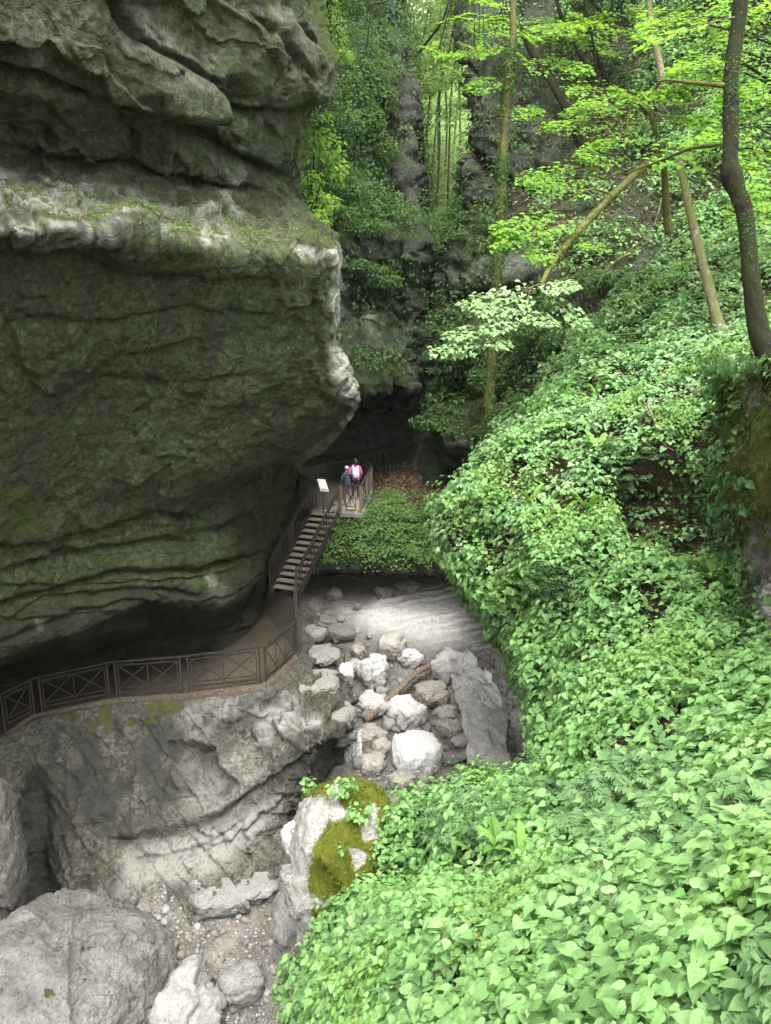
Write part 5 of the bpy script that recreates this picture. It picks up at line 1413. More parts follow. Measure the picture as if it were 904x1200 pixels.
    for (x0, y0, x1, y1, d0, d1, n, w) in [(760,140,640,142,21.6,20.4,260,.5),(745,125,680,120,21.4,20.4,170,.45),(765,150,700,165,21.6,20.2,200,.5),(770,120,800,105,21.6,20.6,160,.5),(740,190,610,205,20.8,19.4,300,.4),(730,180,680,180,20.8,19.6,170,.4),(690,225,620,212,19.6,18.8,130,.3),(680,258,580,265,19,18.2,260,.36),(670,262,580,285,18.8,18,220,.3),(660,288,620,300,18.6,18,90,.25),(700,285,690,290,19,18.4,60,.3),(770,135,830,140,21.6,20.8,200,.5),(765,128,720,100,21.6,21,160,.5),(800,170,860,150,21,20,170,.4)]:
        L.append(spray(W(x0,y0,d0) - b, W(x1,y1,d1) - b, n, w, .12, .05, tw, .012))
        st.append(W(x0,y0,d0) - b)
    join_twigs(tw, st, [W(776,182,22) - b, W(752,198,21) - b, W(720,228,20) - b, W(690,258,19.2) - b, W(664,288,18.6) - b, W(645,312,18.2) - b, W(634,334,18) - b, W(612,360,17.9) - b, W(590,388,17.8) - b], .014)
    leaf_obj('crown', L, 'heart', M['maple'], r)
    tw.build('twig', M['twig'], r, True)
    # fallen bare branch on the herbs
    b = on(slopeG, 820, 470) + np.array([0, -.3, .5])
    tw = MB()
    for q in [[(872,405,16.5),(845,425,16.2),(818,448,15.8),(790,462,15.4),(758,472,15.2),(735,485,15)], [(818,452,15.8),(814,480,15.5),(812,505,15.3),(800,525,15.2)], [(812,505,15.3),(822,520,15.2),(834,535,15)], [(758,472,15.2),(770,500,15),(778,520,14.9),(790,528,14.8)], [(845,425,16.2),(838,405,16)]]:
        tw.tube(smooth_path([W(*v) for v in q], 5), np.linspace(.022, .008, (len(q) - 1) * 5 + 1), 6, False, .2, 3)
    o = tw.build('fallen_branch', M['twig'], None, True)
    tag(o, 'thin bare forked branch arching over the upper herbs', 'branch')
    tw = MB()
    for q in [[(775,235,23.4),(768,260,22.8),(755,280,22.2),(735,295,21.8),(712,315,21.4),(700,335,21)], [(755,280,22.2),(748,270,22),(735,262,22)], [(765,250,22.8),(740,240,22.2),(720,225,22)]]:
        tw.tube(smooth_path([W(*v) for v in q], 5), np.linspace(.025, .008, (len(q) - 1) * 5 + 1), 6, False, .2, 5)
    tag(tw.build('fallen_branch', M['twig'], None, True), 'pale bare branch lying below the bent mossy tree', 'branch')

    # thin dark trunks up the hillside
    for k, (q, r0, lab) in enumerate([
        ([(697,118,34),(688,85,34),(672,45,34),(655,10,34),(640,-60,34)], .13, 'thin dark trunk, first of the row above the dark rock face'),
        ([(716,104,33.5),(705,80,33.5),(692,45,33.5),(687,5,33.5),(684,-80,33.5)], .16, 'stout dark curved trunk, second of the row above the dark rock face'),
        ([(724,92,34.5),(718,60,34.5),(716,30,34.5),(720,-10,34.5),(728,-90,34.5)], .12, 'forked dark trunk, third of the row above the dark rock face'),
        ([(757,60,35),(745,30,35),(732,5,35),(720,-60,35)], .10, 'thin dark trunk leaning uphill, last of the row above the dark rock face'),
        ([(776,95,30),(772,70,30),(765,35,30),(760,0,30),(758,-90,30)], .17, 'pale straight trunk behind the bright maple leaves'),
        ([(680,170,33),(664,130,33.2),(645,95,33.5),(622,60,34),(612,30,34)], .2, 'leaning dark trunk growing out of the dark rock face'),
        ([(708,165,32),(705,140,32),(700,110,32),(698,70,32),(690,20,32)], .09, 'thin dark stem behind the lime maple sprays'),
        ([(735,195,30),(732,165,30),(733,140,30),(737,100,30)], .08, 'short dark stem below the lime maple sprays')]):
        q = [W(*v) for v in q]
        b = q[0]
        r = empty('tree', b, lab, 'tree')
        mat = 'bark_pale' if 'pale' in lab else 'bark_dark'
        trunk([q[0] - np.array([0, -.3, .5])] + q, r0, r0 * .55, mat, r, seed=80 + k, origin=b, n=8)
        if k == 2:
            trunk([W(716,32,34.5), W(706,15,34.5), W(694,2,34.5), W(688,-30,34.3)], .06, .03, mat, r, 'branch', seed=90, origin=b, n=6)
        tw, L = MB(), []
        top = q[-1]
        for _ in range(9):
            a = top + (q[-2] - top) * rng.random() * .7
            e = a + np.array([rng.normal() * 1.6, rng.normal() * 1.2, .3])
            L.append(spray(a - b, e - b, 90, .7, .17, tw=tw, twr=.015))
        leaf_obj('crown', L, 'oval', M['maple'], r, width=1.5)
        tw.build('twig', M[mat], r, True)
    # bright crown of the trees filling the upper right corner
    for k, (bx, by, bd, sprs, lab) in enumerate([
        (930, 200, 20, [(830,10),(860,30),(800,40),(880,60),(840,70),(900,20),(790,15),(820,-20),(870,-30),(900,90),(850,100),(815,60)], 'bright lime maple crown filling the top corner behind the dark trunk'),
        (950, 300, 19, [(890,130),(870,150),(900,170),(850,140),(880,190),(905,215),(870,110),(895,240),(840,185)], 'bright green maple crown below it beside the dark trunk'),
        (560, -120, 30, [(560,20),(575,45),(545,60),(590,20),(560,75),(540,40),(610,60),(620,30)], 'lime green maple boughs hanging at the top of the fissure')]):
        b = W(bx, by, bd)
        st = []
        r = empty('tree', b, lab, 'tree')
        top = W(bx, by - 330, bd)
        trunk([b - np.array([0, 0, .4]), .5 * (b + top), top], .14, .07, 'bark_dark', r, seed=100 + k, origin=b)
        tw, L = MB(), []
        for (x, y) in sprs:
            for _ in range(2):
                dd = bd + rng.uniform(-2.5, 1)
                c = W(x + rng.normal() * 12, y + rng.normal() * 10, dd)
                a = c + np.array([.9, .4, .15]) * (1 if k < 2 else -.8)
                st.append(a - b)
                e = c - np.array([.9, .3 + rng.random() * .4, .12])
                L.append(spray(a - b, e - b, 110, .55, .12 if k < 2 else .15, tw=tw, twr=.012))
                
        join_twigs(tw, st, [b - b, .5 * (top - b), top - b], .03)
        leaf_obj('crown', L, 'heart', M['maple'], r)
        tw.build('branch', M['bark_dark'], r, True)
    # dead leaning stem at the top of the gap
    b = W(483, 70, 43)
    r = empty('tree', b, 'thin bare stem leaning across the gap at the top', 'tree')
    trunk([W(480,75,42), W(500,50,41), W(520,22,40), W(530,-20,39)], .09, .05, 'bark_dark', r, seed=120, origin=b, n=6)
    trunk([W(430,55,37), W(433,30,37), W(436,8,37), W(445,4,37), W(456,0,37), W(462,-10,37)], .05, .025, 'bark_dark', empty('dead_stem', W(430,55,37), 'bare hooked stem standing above the back cliff', 'dead stem'), 'stem', seed=121, origin=W(430,55,37), n=6)
    # far trees in the gap
    for k, (x, y, d, h, dx) in enumerate([(482,150,60,15,2.5),(498,170,62,14,1.5),(506,190,60,12,1.6),(514,175,66,16,.5),(522,190,62,13,-.5),(530,180,68,16,1.2),(470,140,64,16,1.),(512,215,56,9,.6),(525,220,56,9,.4),(540,180,64,15,-1),(486,120,72,20,2),(505,120,76,21,.6),(530,120,78,20,-.6),(460,120,74,20,1),(518,100,88,24,0),(495,100,90,24,1),(540,110,86,22,-1)]):
        b = W(x, y, d)
        r = empty('tree', b, 'slender bright green tree in the far gap', 'tree', 'trees in the far gap')
        t1 = np.array([dx, 0, h])
        trunk([np.zeros(3) - [0, 0, 2], t1 * .3 + rng.normal(size=3) * .2, t1 * .65 + rng.normal(size=3) * .2, t1], .10, .035, 'bark_pale', r, seed=130 + k, n=6)
        L = []
        for _ in range(int(h * 1.25)):
            f = .2 + .85 * rng.random()
            c = t1 * f + rng.normal(size=3) * np.array([1.9, 1.6, .8])
            L.append(blob(c, (1.4, 1.2, .35), 60, .34, up=1.3))
        leaf_obj('crown', L, 'kite', M['far_leaf'], r)
make_trees()
# ------------------------------------------------------------------ boulders, stones, wood, water
def ico(sub):
    import bmesh
    bm = bmesh.new()
    bmesh.ops.create_icosphere(bm, subdivisions=sub, radius=1)
    V = np.array([v.co[:] for v in bm.verts])
    F = np.array([[v.index for v in f.verts] for f in bm.faces])
    bm.free()
    return V, F
ICO = {k: ico(k) for k in (2, 3, 4, 5, 6, 7)}
def rock_mesh(r, seed, sub=5, box=.35, rough=.12, fac=.25, rot=0.0):
    V, F = ICO[sub]
    r = np.asarray(r, float)
    n4 = (np.abs(V) ** 4).sum(-1, keepdims=True) ** .25
    p = V * (1 - box) + box * V / n4 * .92
    sc = float(r.mean())
    q = p * r + seed * 7.31
    D = rough * 1.6 * fbm(q, sc * 1.3, 4, seed) + rough * .6 * fbm(q, sc * .3, 4, seed + 3, .6) + fac * facets(q + sc * .3 * fbm(q, sc * .6, 3, seed + 5)[:, None], sc * .9, seed + 4, .8) / sc + .75 * fac * facets(q + sc * .12 * fbm(q, sc * .3, 2, seed + 6)[:, None], sc * .33, seed + 14, .8) / sc
    if sub >= 5:
        D = D + .45 * rough * fbm(q, sc * .1, 3, seed + 8, .65)
    if sub >= 6:
        D = D + .05 * facets(q + .06 * fbm(q, .2, 2, seed + 21)[:, None], .3, seed + 20, .9) + .022 * fbm(q, .09, 3, seed + 22, .65, ridge=True)
    p = p * (1 + D[:, None]) * r
    c, s = math.cos(rot), math.sin(rot)
    return np.stack([p[:, 0] * c - p[:, 1] * s, p[:, 0] * s + p[:, 1] * c, p[:, 2]], -1), F
def boulder(name, loc, r, seed, mat, label, cat='boulder', group=None, sub=5, attrs=None, **kw):
    V, F = rock_mesh(r, seed, sub, **kw)
    z = np.zeros(len(V))
    at = dict(pale=z, moss=z, litter=z, wet_shade=sstep(-.45, -.8, V[:, 2] / r[2]) * .8)
    if attrs:
        at.update(attrs(V + np.asarray(loc), V / np.asarray(r)))
    me = raw_mesh(name, V, F, np.full(len(F), 3), M[mat], at)
    o = link(bpy.data.objects.new(name, me))
    o.location = Vector([float(x) for x in loc])
    return tag(o, label, cat, group)

def make_rocks():
    def bed(px, py, w, h, dp=None, sink=.2):
        """centre and radii of a boulder whose foot shows at (px, py): w, h in pixels"""
        p, t = bed_point(px, py)
        m = t / FPX
        r = np.array([w * m / 2, (dp or w) * m / 2, h * m / 2])
        return p + np.array([0, r[1] * .5, r[2] * (1 - 2 * sink)]), r
    def L(pale=.6):
        return lambda G, u: dict(pale=np.clip(pale * sstep(-.2, .7, u[:, 2]) + .2, 0, 1))
    for (px, py, w, h, seed, mat, lab, rot, box, pl) in [
        (489, 905, 58, 52, 3, 'boulder', 'big smooth white boulder, largest in the stream bed', .2, .75, 1.),
        (477, 852, 50, 40, 4, 'boulder', 'rounded white boulder just behind the largest white one', .5, .4, .8),
        (438, 804, 40, 46, 5, 'boulder', 'tall pitted pale boulder near the rock wall', .1, .5, .6),
        (460, 772, 38, 38, 6, 'boulder_brown', 'brownish broken boulder topmost of the middle row', .7, .5, .5),
        (482, 780, 30, 22, 7, 'boulder', 'small rounded pale boulder at the foot of the smooth bedrock', .3, .3, .8),
        (524, 798, 38, 44, 8, 'boulder', 'upright grey boulder at the upper end of the driftwood log', 1.1, .5, .6),
        (546, 792, 30, 34, 9, 'boulder', 'pale boulder leaning against the herb slope', .4, .5, .5),
        (437, 838, 40, 30, 10, 'boulder', 'knobbly pale boulder below the tall pitted one', .9, .5, .4),
        (508, 826, 52, 26, 11, 'boulder_brown', 'flat tan slab under the upper end of the log', .2, .6, .3),
        (524, 846, 34, 24, 12, 'boulder_brown', 'brown boulder behind the right side of the largest white one', .8, .5, .3),
        (528, 864, 36, 26, 13, 'boulder_brown', 'dark tan boulder at the side of the grey bedrock slide', 1.4, .5, .2),
        (434, 872, 42, 26, 14, 'boulder_brown', 'flat brown rock at the lower end of the log', .5, .6, .2),
        (450, 884, 28, 24, 15, 'boulder_brown', 'brown boulder left against the largest white one', 1.0, .5, .3),
        (436, 906, 40, 26, 16, 'boulder_brown', 'wide broken brown rock beside the little waterfall', .3, .6, .3),
        (472, 922, 36, 20, 17, 'boulder_brown', 'low brown rock in front of the largest white boulder', .6, .5, .4),
        (404, 806, 24, 36, 18, 'boulder', 'narrow pale boulder wedged beside the wall ledge', .3, .5, .8),
        (416, 792, 24, 26, 19, 'boulder_brown', 'brown boulder between the wall ledge and the tall pitted one', .9, .5, .3),
        (400, 752, 34, 22, 20, 'boulder_dark', 'dark brown slab lying on the left bank of the bed', .4, .6, .1),
        (374, 740, 40, 20, 21, 'boulder_dark', 'dark rock under the foot of the stairs', .4, .6, .1),
        (392, 702, 20, 13, 22, 'boulder_dark', 'small grey rock in the shadow of the undercut bank', .4, .6, .2),
        (450, 702, 24, 18, 23, 'boulder_dark', 'round black damp rock in the shadow of the undercut bank', .4, .3, 0),
        (478, 694, 30, 12, 24, 'boulder_dark', 'flat grey slab at the end of the undercut bank', .4, .6, .2),
        (422, 838, 22, 16, 25, 'boulder_brown', 'small brown rock above the lower end of the log', .4, .5, .2),
        (500, 876, 24, 14, 26, 'boulder_brown', 'small brown rock wedged behind the largest white one', .4, .5, .2),
        (420, 770, 22, 18, 42, 'boulder_brown', 'small tan rock topmost beside the wall ledge', .4, .5, .2),
    ]:
        f = .82 if 'brown' in mat else .92 if px != 489 else 1.0
        c, r = bed(px, py, w * f, h * f)
        boulder('boulder', c, r, seed, mat if px != 489 else 'boulder_white', lab, rot=rot, box=box, attrs=L(pl), sub=5, rough=.1 if px != 489 else .05, fac=.34 if px != 489 else .16)
    for (x, y, d, rx, ry, rz, sd_, lab) in [(372,800,23.9,.75,.7,.22,131,'long flat ledge block under the corner of the lower railing'),(392,838,22.9,.7,.6,.3,132,'thick grey ledge block overhanging the little waterfall'),(378,768,25.6,.5,.6,.2,133,'flat grey block behind the corner of the lower railing'),(364,742,26.9,.4,.5,.22,134,'small grey block below the stair foot'),(398,862,22.9,.45,.5,.25,135,'dark grey block at the side of the little waterfall')]:
        boulder('boulder', P(x, y, d), (rx, ry, rz), sd_, 'ledge', lab, box=.8, rot=sd_ * .9, rough=.08, fac=.3, attrs=L(.5))
    # slab and stones in the lower pool
    c, r = bed(268, 1058, 100, 26, 80, .2)
    boulder('boulder', c, r, 27, 'boulder_grey', 'flat pale cracked slab lying alone on the lower gravel', box=.8, rot=.3, rough=.06, fac=.34, attrs=L(.35))
    c, r = bed(283, 1175, 50, 44, 44, .25)
    boulder('boulder', c, r, 28, 'boulder_grey', 'pale blocky stone at the bottom edge of the gravel', box=.65, rot=.3, attrs=L(.4))
    # bottom-left big boulder
    def att(G, u):
        ns = fbm(G, .8, 4, 900)
        px, py, _ = pix(G)
        return dict(pale=np.clip(.45 + 1.2 * ns, 0, 1), moss=.8 * sstep(.22, .34, fbm(G, .35, 3, 901)) * sstep(.3, .6, u[:, 2]), litter=.12 * sstep(0, .3, fbm(G, .9, 3, 917)), wet_shade=.5 * sstep(.05, .3, fbm(G, .7, 3, 905)))
    c = P(70, 1205, 16.6)
    boulder('boulder', c, (2.7, 2.3, 2.3), 29, 'corner', 'huge pale worn boulder filling the bottom left corner', box=.5, rot=1.3, rough=.11, fac=.14, sub=7, attrs=att)
    c = P(215, 1190, 16.9)
    boulder('boulder', c, (.95, .8, .8), 30, 'boulder_grey', 'jagged white broken rock against the huge corner boulder', box=.6, rot=.9, rough=.2, fac=.4, attrs=L(1.))
    # dark rock left of the cleft
    c = P(-35, 1010, 18.6)
    boulder('boulder', c, (1.25, 1.2, 2.4), 31, 'boulder_dark', 'tall dark grey rounded rock left of the dark cleft', box=.4, rot=.2, sub=6, rough=.08, fac=.12, attrs=lambda G, u: dict(pale=.1 + 0 * u[:, 0], moss=.3 + 0 * u[:, 0]))
    # mossy boulder in the foreground
    def attm(G, u):
        px, py, _ = pix(G)
        px = px + 14 * fbm(G, .5, 3, 910); py = py + 14 * fbm(G, .5, 3, 911)
        m = np.maximum.reduce([poly_mask(px, py, [(350,935),(372,905),(395,905),(385,935)], 8), poly_mask(px, py, [(395,900),(440,905),(480,940),(480,1000),(445,985),(420,960),(405,945)], 8), poly_mask(px, py, [(385,962),(420,955),(430,990),(408,1010),(440,1010),(445,1060),(400,1085),(378,1055),(364,1035),(364,1005),(374,980)], 8), poly_mask(px, py, [(425,985),(490,985),(500,1140),(400,1140),(425,1040)], 9), .75 * poly_mask(px, py, [(365,1060),(420,1060),(430,1140),(365,1140)], 10)])
        m = m * (1 - poly_mask(px, py, [(430,940),(442,950),(440,985),(428,980)], 4)) * (1 - poly_mask(px, py, [(408,992),(420,990),(424,1012),(412,1022)], 4))
        return dict(moss=m, pale=np.clip(.75 + fbm(G, .6, 3, 912), 0, 1), wet_shade=.4 * sstep(.1, .3, fbm(G, .6, 3, 913)))
    c = P(404, 1018, 13.8)
    V0 = boulder('boulder', c, (1.05, 1.0, 1.48), 33, 'mossy', 'tall white boulder half covered in yellow green moss', box=.62, rot=.15, sub=6, rough=.1, fac=.2, attrs=attm)
    me = V0.data
    n = len(me.vertices)
    co = np.empty(n * 3, np.float32); me.vertices.foreach_get('co', co)
    no = np.empty(n * 3, np.float32); me.vertices.foreach_get('normal', no)
    ms = np.empty(n, np.float32); me.attributes['moss'].data.foreach_get('value', ms)
    co, no = co.reshape(-1, 3).astype(float) + np.asarray(c), no.reshape(-1, 3).astype(float)
    ms = sstep(.35, .7, ms + 1.3 * fbm(co, .12, 3, 914) + .7 * fbm(co, .4, 2, 915)) * (ms > .05)
    cush = np.clip(.5 + 1.5 * fbm(co, .16, 3, 916), 0, 1)
    for nm, mt, sel, lab in (('moss', 'moss', lambda q: q[:, 2] > c[2] - .3, 'yellow green cushions of moss on the tall white boulder'), ('moss', 'moss_green', lambda q: q[:, 2] <= c[2] + .1, 'darker green moss on the lower side of the tall white boulder')):
        w = ms * sel(co) + 1e-9
        i = rng.choice(n, 24000, p=w / w.sum())
        q = co[i] + rng.normal(size=(24000, 3)) * .012 + no[i] * (cush[i] * .10 * rng.random(24000))[:, None]
        stuff(leaf_obj(nm, (q, rdir(24000), norm(no[i] + rng.normal(size=(24000, 3)) * .6), .028 * (.5 + rng.random(24000))), 'kite', M[mt], width=.7), lab, 'moss')
    c = P(352, 1095, 14.6)
    boulder('boulder', c, (.5, .6, 1.0), 34, 'boulder_grey', 'upright grey rock leaning at the foot of the mossy boulder', box=.6, rot=.3, attrs=L(.4))
    c = P(345, 985, 14.6)
    boulder('boulder', c, (.22, .3, .35), 35, 'boulder', 'small white rock stuck to the side of the mossy boulder', box=.6, rot=.3, attrs=L(.9), sub=4)
    # plants on and round the mossy boulder
    L1 = []
    for (x, y, d, rx, rz, n) in [(402,922,13.3,.3,.1,90),(420,950,12.95,.22,.12,50),(456,1000,12.8,.36,.3,240),(470,960,12.9,.28,.3,160),(440,1040,12.5,.4,.2,200),(385,1110,12.6,.5,.3,320),(470,1040,12.3,.4,.25,220),(352,1135,13.4,.42,.28,260),(385,1085,12.7,.3,.22,150),(338,1160,13.6,.3,.25,160),(372,1150,12.9,.4,.25,240),(455,968,13,.2,.15,60),(415,1062,12.6,.45,.28,300),(395,1090,12.5,.4,.25,240),(440,1095,12.3,.4,.25,220),(362,918,13.5,.12,.06,25),(402,990,12.75,.12,.08,26),(425,1030,12.7,.15,.12,40)]:
        L1.append(blob(P(x, y, d), (rx, .25, rz), n, .085))
    stuff(leaf_obj('ground_cover', L1, 'heart', M['herb']), 'small green plants rooted on the mossy boulder', 'plants')
    # grey bedrock slide on the right of the bed
    # loose stones
    meshes = []
    for k in range(10):
        V, F = rock_mesh((1, .8, .6), 60 + k, 3, box=.5, rough=.14, fac=.35)
        z = np.zeros(len(V))
        meshes.append([raw_mesh('stone', V, F, np.full(len(F), 3), M[m], dict(pale=z + pl, moss=z, litter=z, wet_shade=z)) for m, pl in (('boulder_grey', .6), ('boulder_brown', .3), ('gravel', .7))])
    def stones(n, poly, smin, smax, label, group):
        poly = np.array(poly, float)
        lo, hi = poly.min(0), poly.max(0)
        c = 0
        while c < n:
            x, y = rng.uniform(lo, hi)
            if poly_mask(np.array([x]), np.array([y]), poly, .01)[0] < .5:
                continue
            p, t = bed_point(x, y)
            s = (smin + (smax - smin) * rng.random() ** 2.2) * t / FPX / 2
            o = bpy.data.objects.new('stone', meshes[rng.integers(10)][rng.integers(3)])
            z = float(bed_surface(p[None])[0])
            o.location = (float(p[0]), float(p[1]), z + .25 * s)
            o.scale = (s, s * rng.uniform(.8, 1.2), s * rng.uniform(.8, 1.3))
            o.rotation_euler = (rng.normal() * .3, rng.normal() * .3, rng.random() * 6)
            link(o)
            tag(o, label, 'stone', group)
            c += 1
    stones(85, [(400,760),(440,745),(500,765),(550,800),(555,900),(520,935),(420,925),(410,880),(425,830)], 5, 17, 'small loose stone among the pale boulders in the upper stream bed', 'loose stones among the boulders')
    stones(110, [(150,1065),(240,1030),(330,990),(345,1060),(325,1190),(250,1190),(200,1140)], 3, 11, 'small loose stone on the lower gravel', 'loose stones on the lower gravel')
    stones(16, [(405,770),(440,750),(500,770),(550,800),(555,900),(520,925),(430,920),(415,880),(428,830)], 14, 26, 'middling broken stone wedged among the pale boulders', 'middling stones among the boulders')
    stones(26, [(350,725),(420,705),(430,745),(370,765)], 5, 15, 'small loose stone on the left bank below the stairs', 'loose stones below the stairs')
    # fine gravel
    n = 7000
    px = rng.uniform(140, 560, n); py = rng.uniform(690, 1215, n)
    k = (poly_mask(px, py, [(120,1060),(240,1030),(345,965),(360,1060),(330,1230),(200,1230)], 6) + .6 * poly_mask(px, py, [(395,760),(560,760),(560,930),(410,930)], 6)) > rng.random(n)
    pts = np.array([bed_point(a, b)[0] for a, b in zip(px[k], py[k])])
    pts[:, 2] = bed_surface(pts)
    Vp, Fp = ICO[2]
    Vp = Vp[:42]
    s = rng.uniform(.014, .045, len(pts))
    jit = 1 + .25 * rng.normal(size=(len(pts), 1, 1)) * np.sign(Vp[None, :, :1] + .2) + .18 * rng.normal(size=(len(pts), len(Vp), 1))
    V = pts[:, None] + Vp[None] * s[:, None, None] * np.array([1, .9, .6]) * jit + np.array([0, 0, .006])
    ff = (Fp[None] + (np.arange(len(pts)) * len(Vp))[:, None, None]).reshape(-1)
    z = np.zeros(len(pts) * len(Vp))
    pl = np.repeat(rng.random(len(pts)) ** 1.5, len(Vp))
    me = raw_mesh('gravel', V.reshape(-1, 3), ff, np.full(len(Fp) * len(pts), 3), M['gravel'], dict(pale=pl, moss=z, litter=z, wet_shade=z))
    stuff(link(bpy.data.objects.new('gravel', me)), 'fine pale gravel strewn over the stream bed', 'gravel')

    # driftwood log
    a, _ = bed_point(428, 852)
    b, _ = bed_point(506, 792)
    q = smooth_path([a + [0, 0, .25], .6 * a + .4 * b + [.05, 0, .45], .25 * a + .75 * b + [-.05, 0, .5], b + [0, 0, .42]], 8)
    r = empty('driftwood_log', a, 'brown weathered driftwood log lying among the white boulders', 'log')
    MB().tube(q, np.linspace(.15, .07, len(q)), 10, True, .3, 5).build('trunk', M['drift'], r, True, a)
    MB().tube(smooth_path([q[14], q[14] + [.25, -.1, .15], q[14] + [.45, -.1, .12]], 4), np.linspace(.04, .015, 9), 6, True).build('branch_stub', M['drift'], r, True, a)
    a, _ = bed_point(496, 838); b, _ = bed_point(540, 822)
    o = MB().tube(smooth_path([a + [0, 0, .35], .5 * (a + b) + [0, -.1, .42], b + [0, 0, .55]], 6), np.linspace(.03, .015, 13), 6, True, .2, 6).build('driftwood_stick', M['drift'], None, True)
    tag(o, 'thin curved stick lying right of the driftwood log', 'stick')
    # smooth grey bedrock slide
    rows = [[(520,770,27.0),(545,775,26.9),(575,790,26.5)], [(528,795,25.7),(550,800,25.6),(585,815,25)], [(538,830,24.4),(560,835,24.2),(592,845,23.6)], [(546,865,23.3),(566,872,23),(596,885,22.2)], [(552,900,22.4),(568,912,22),(598,925,21)]]
    G = loft(rows, 2, .1)
    G[..., 2] += .06 + .16 * fbm(G, .9, 4, 950) + .22 * facets(G + .15 * fbm(G, .5, 3, 953)[..., None], .7, 952, .7) + .09 * strata(G, (.8, .5, .2), .3, 954, 1.0)
    G[..., 0] += .25 * fbm(G, .7, 3, 955)
    z = 0 * G[..., 0]
    tag(grid_mesh('bedrock', G, M['boulder'], dict(pale=z + .45 + .5 * fbm(G, .5, 3, 956), moss=z, litter=z, wet_shade=z + .3 * sstep(0, .3, fbm(G, .6, 3, 957)))), 'smooth grey bedrock slide', kind='structure')
    # water
    def pool(pts, z, lab):
        p = np.array([bed_point(*q)[0] for q in pts])
        c = p.mean(0)
        n = len(p)
        V = np.concatenate([[c], p]); V[:, 2] = z if z is not None else V[:, 2].mean() + .05
        F = [(0, 1 + i, 1 + (i + 1) % n) for i in range(n)]
        o = MB().add(V, F).build('water', M['water'])
        tag(o, lab, kind='structure')
    pool([(420,905),(440,895),(455,915),(450,935),(400,950),(370,960),(380,930)], None, 'shallow water below the little fall')
    pool([(505,860),(545,865),(556,890),(530,905),(505,895)], None, 'shallow clear water by the largest boulder')
    a, _ = bed_point(416, 868); e, _ = bed_point(414, 912)
    mb = MB()
    for k in range(5):
        x = (k - 2) * .09
        t = np.linspace(0, 1, 9)
        top = a + np.array([x, -.05, .35]); bot = e + np.array([x * 1.1 - .05, .2, .1])
        pts = top + np.outer(t, (bot - top) * np.array([1, 1, 0])) * .6 + np.outer(t ** 1.6, [0, 0, (bot - top)[2]]) + rng.normal(size=(9, 3)) * .015
        mb.tube(pts, np.linspace(.05, .07, 9) * (1 + .3 * rng.normal()), 6, False)
    tag(mb.build('waterfall', M['foam'], None, True), 'thin white fall of water over the ledge', kind='structure')
make_rocks()

# ------------------------------------------------------------------ railings, stairs, sign
def railing(name, label, pts, h=1.1, xs=True, post=(.055, .055), mat='metal', double=True, skip=(), light=None, dirs=1):
    pts = [np.asarray(p, float) for p in pts]
    r = empty(name, pts[0], label, 'railing')
    Z = np.array([0, 0, 1.0])
    o = pts[0]
    for i, p in enumerate(pts):
        if double and 0 < i < len(pts) - 1:
            d0 = norm(pts[i + 1] - p); d1 = norm(pts[i - 1] - p)
            spots = [p + d0 * .12, p + d1 * .12]
        else:
            spots = [p]
        for s in spots:
            MB().bar(s - o - Z * .25, s - o + Z * (h - .02), post[0], post[1]).build('post', M[light or mat], r)
    for i in range(len(pts) - 1):
        a, b = pts[i] - o, pts[i + 1] - o
        L = np.linalg.norm(b - a)
        d = (b - a) / L
        MB().bar(a + Z * h, b + Z * h, .07, .045).build('handrail', M[mat], r)
        if i in skip:
            continue
        m = MB()
        a2, b2 = a + d * .2, b - d * .2
        zb, zt, zm = .10, h - .13, .24
        m.bar(a2 + Z * zt, b2 + Z * zt, .03, .04)
        m.bar(a2 + Z * zb, b2 + Z * zb, .03, .045)
        m.bar(a2 + Z * zm, b2 + Z * zm, .025, .03)
        nn = max(1, int(round(L / 1.0)))
        for k in range(nn + 1):
            q = a2 + (b2 - a2) * k / nn
            e = (.012 if k == 0 else -.012 if k == nn else 0) * d
            m.bar(q + e + Z * (zb + .022), q + e + Z * (zt - .02), .028, .028)
        if xs:
            for k in range(nn):
                u, v = a2 + (b2 - a2) * (k + .06) / nn, a2 + (b2 - a2) * (k + .94) / nn
                w = norm(np.cross(d, Z)) * .012
                m.bar(u + Z * (zm + .03) + w, v + Z * (zt - .04) + w, .018, .03)
                m.bar(u + Z * (zt - .04) - w, v + Z * (zm + .03) - w, .018, .03)
                c = .5 * (u + v)
                m.bar(c + Z * (zt + .02), c + Z * (h - .022), .05, .03)
        m.build('panel', M[mat], r)
    return r

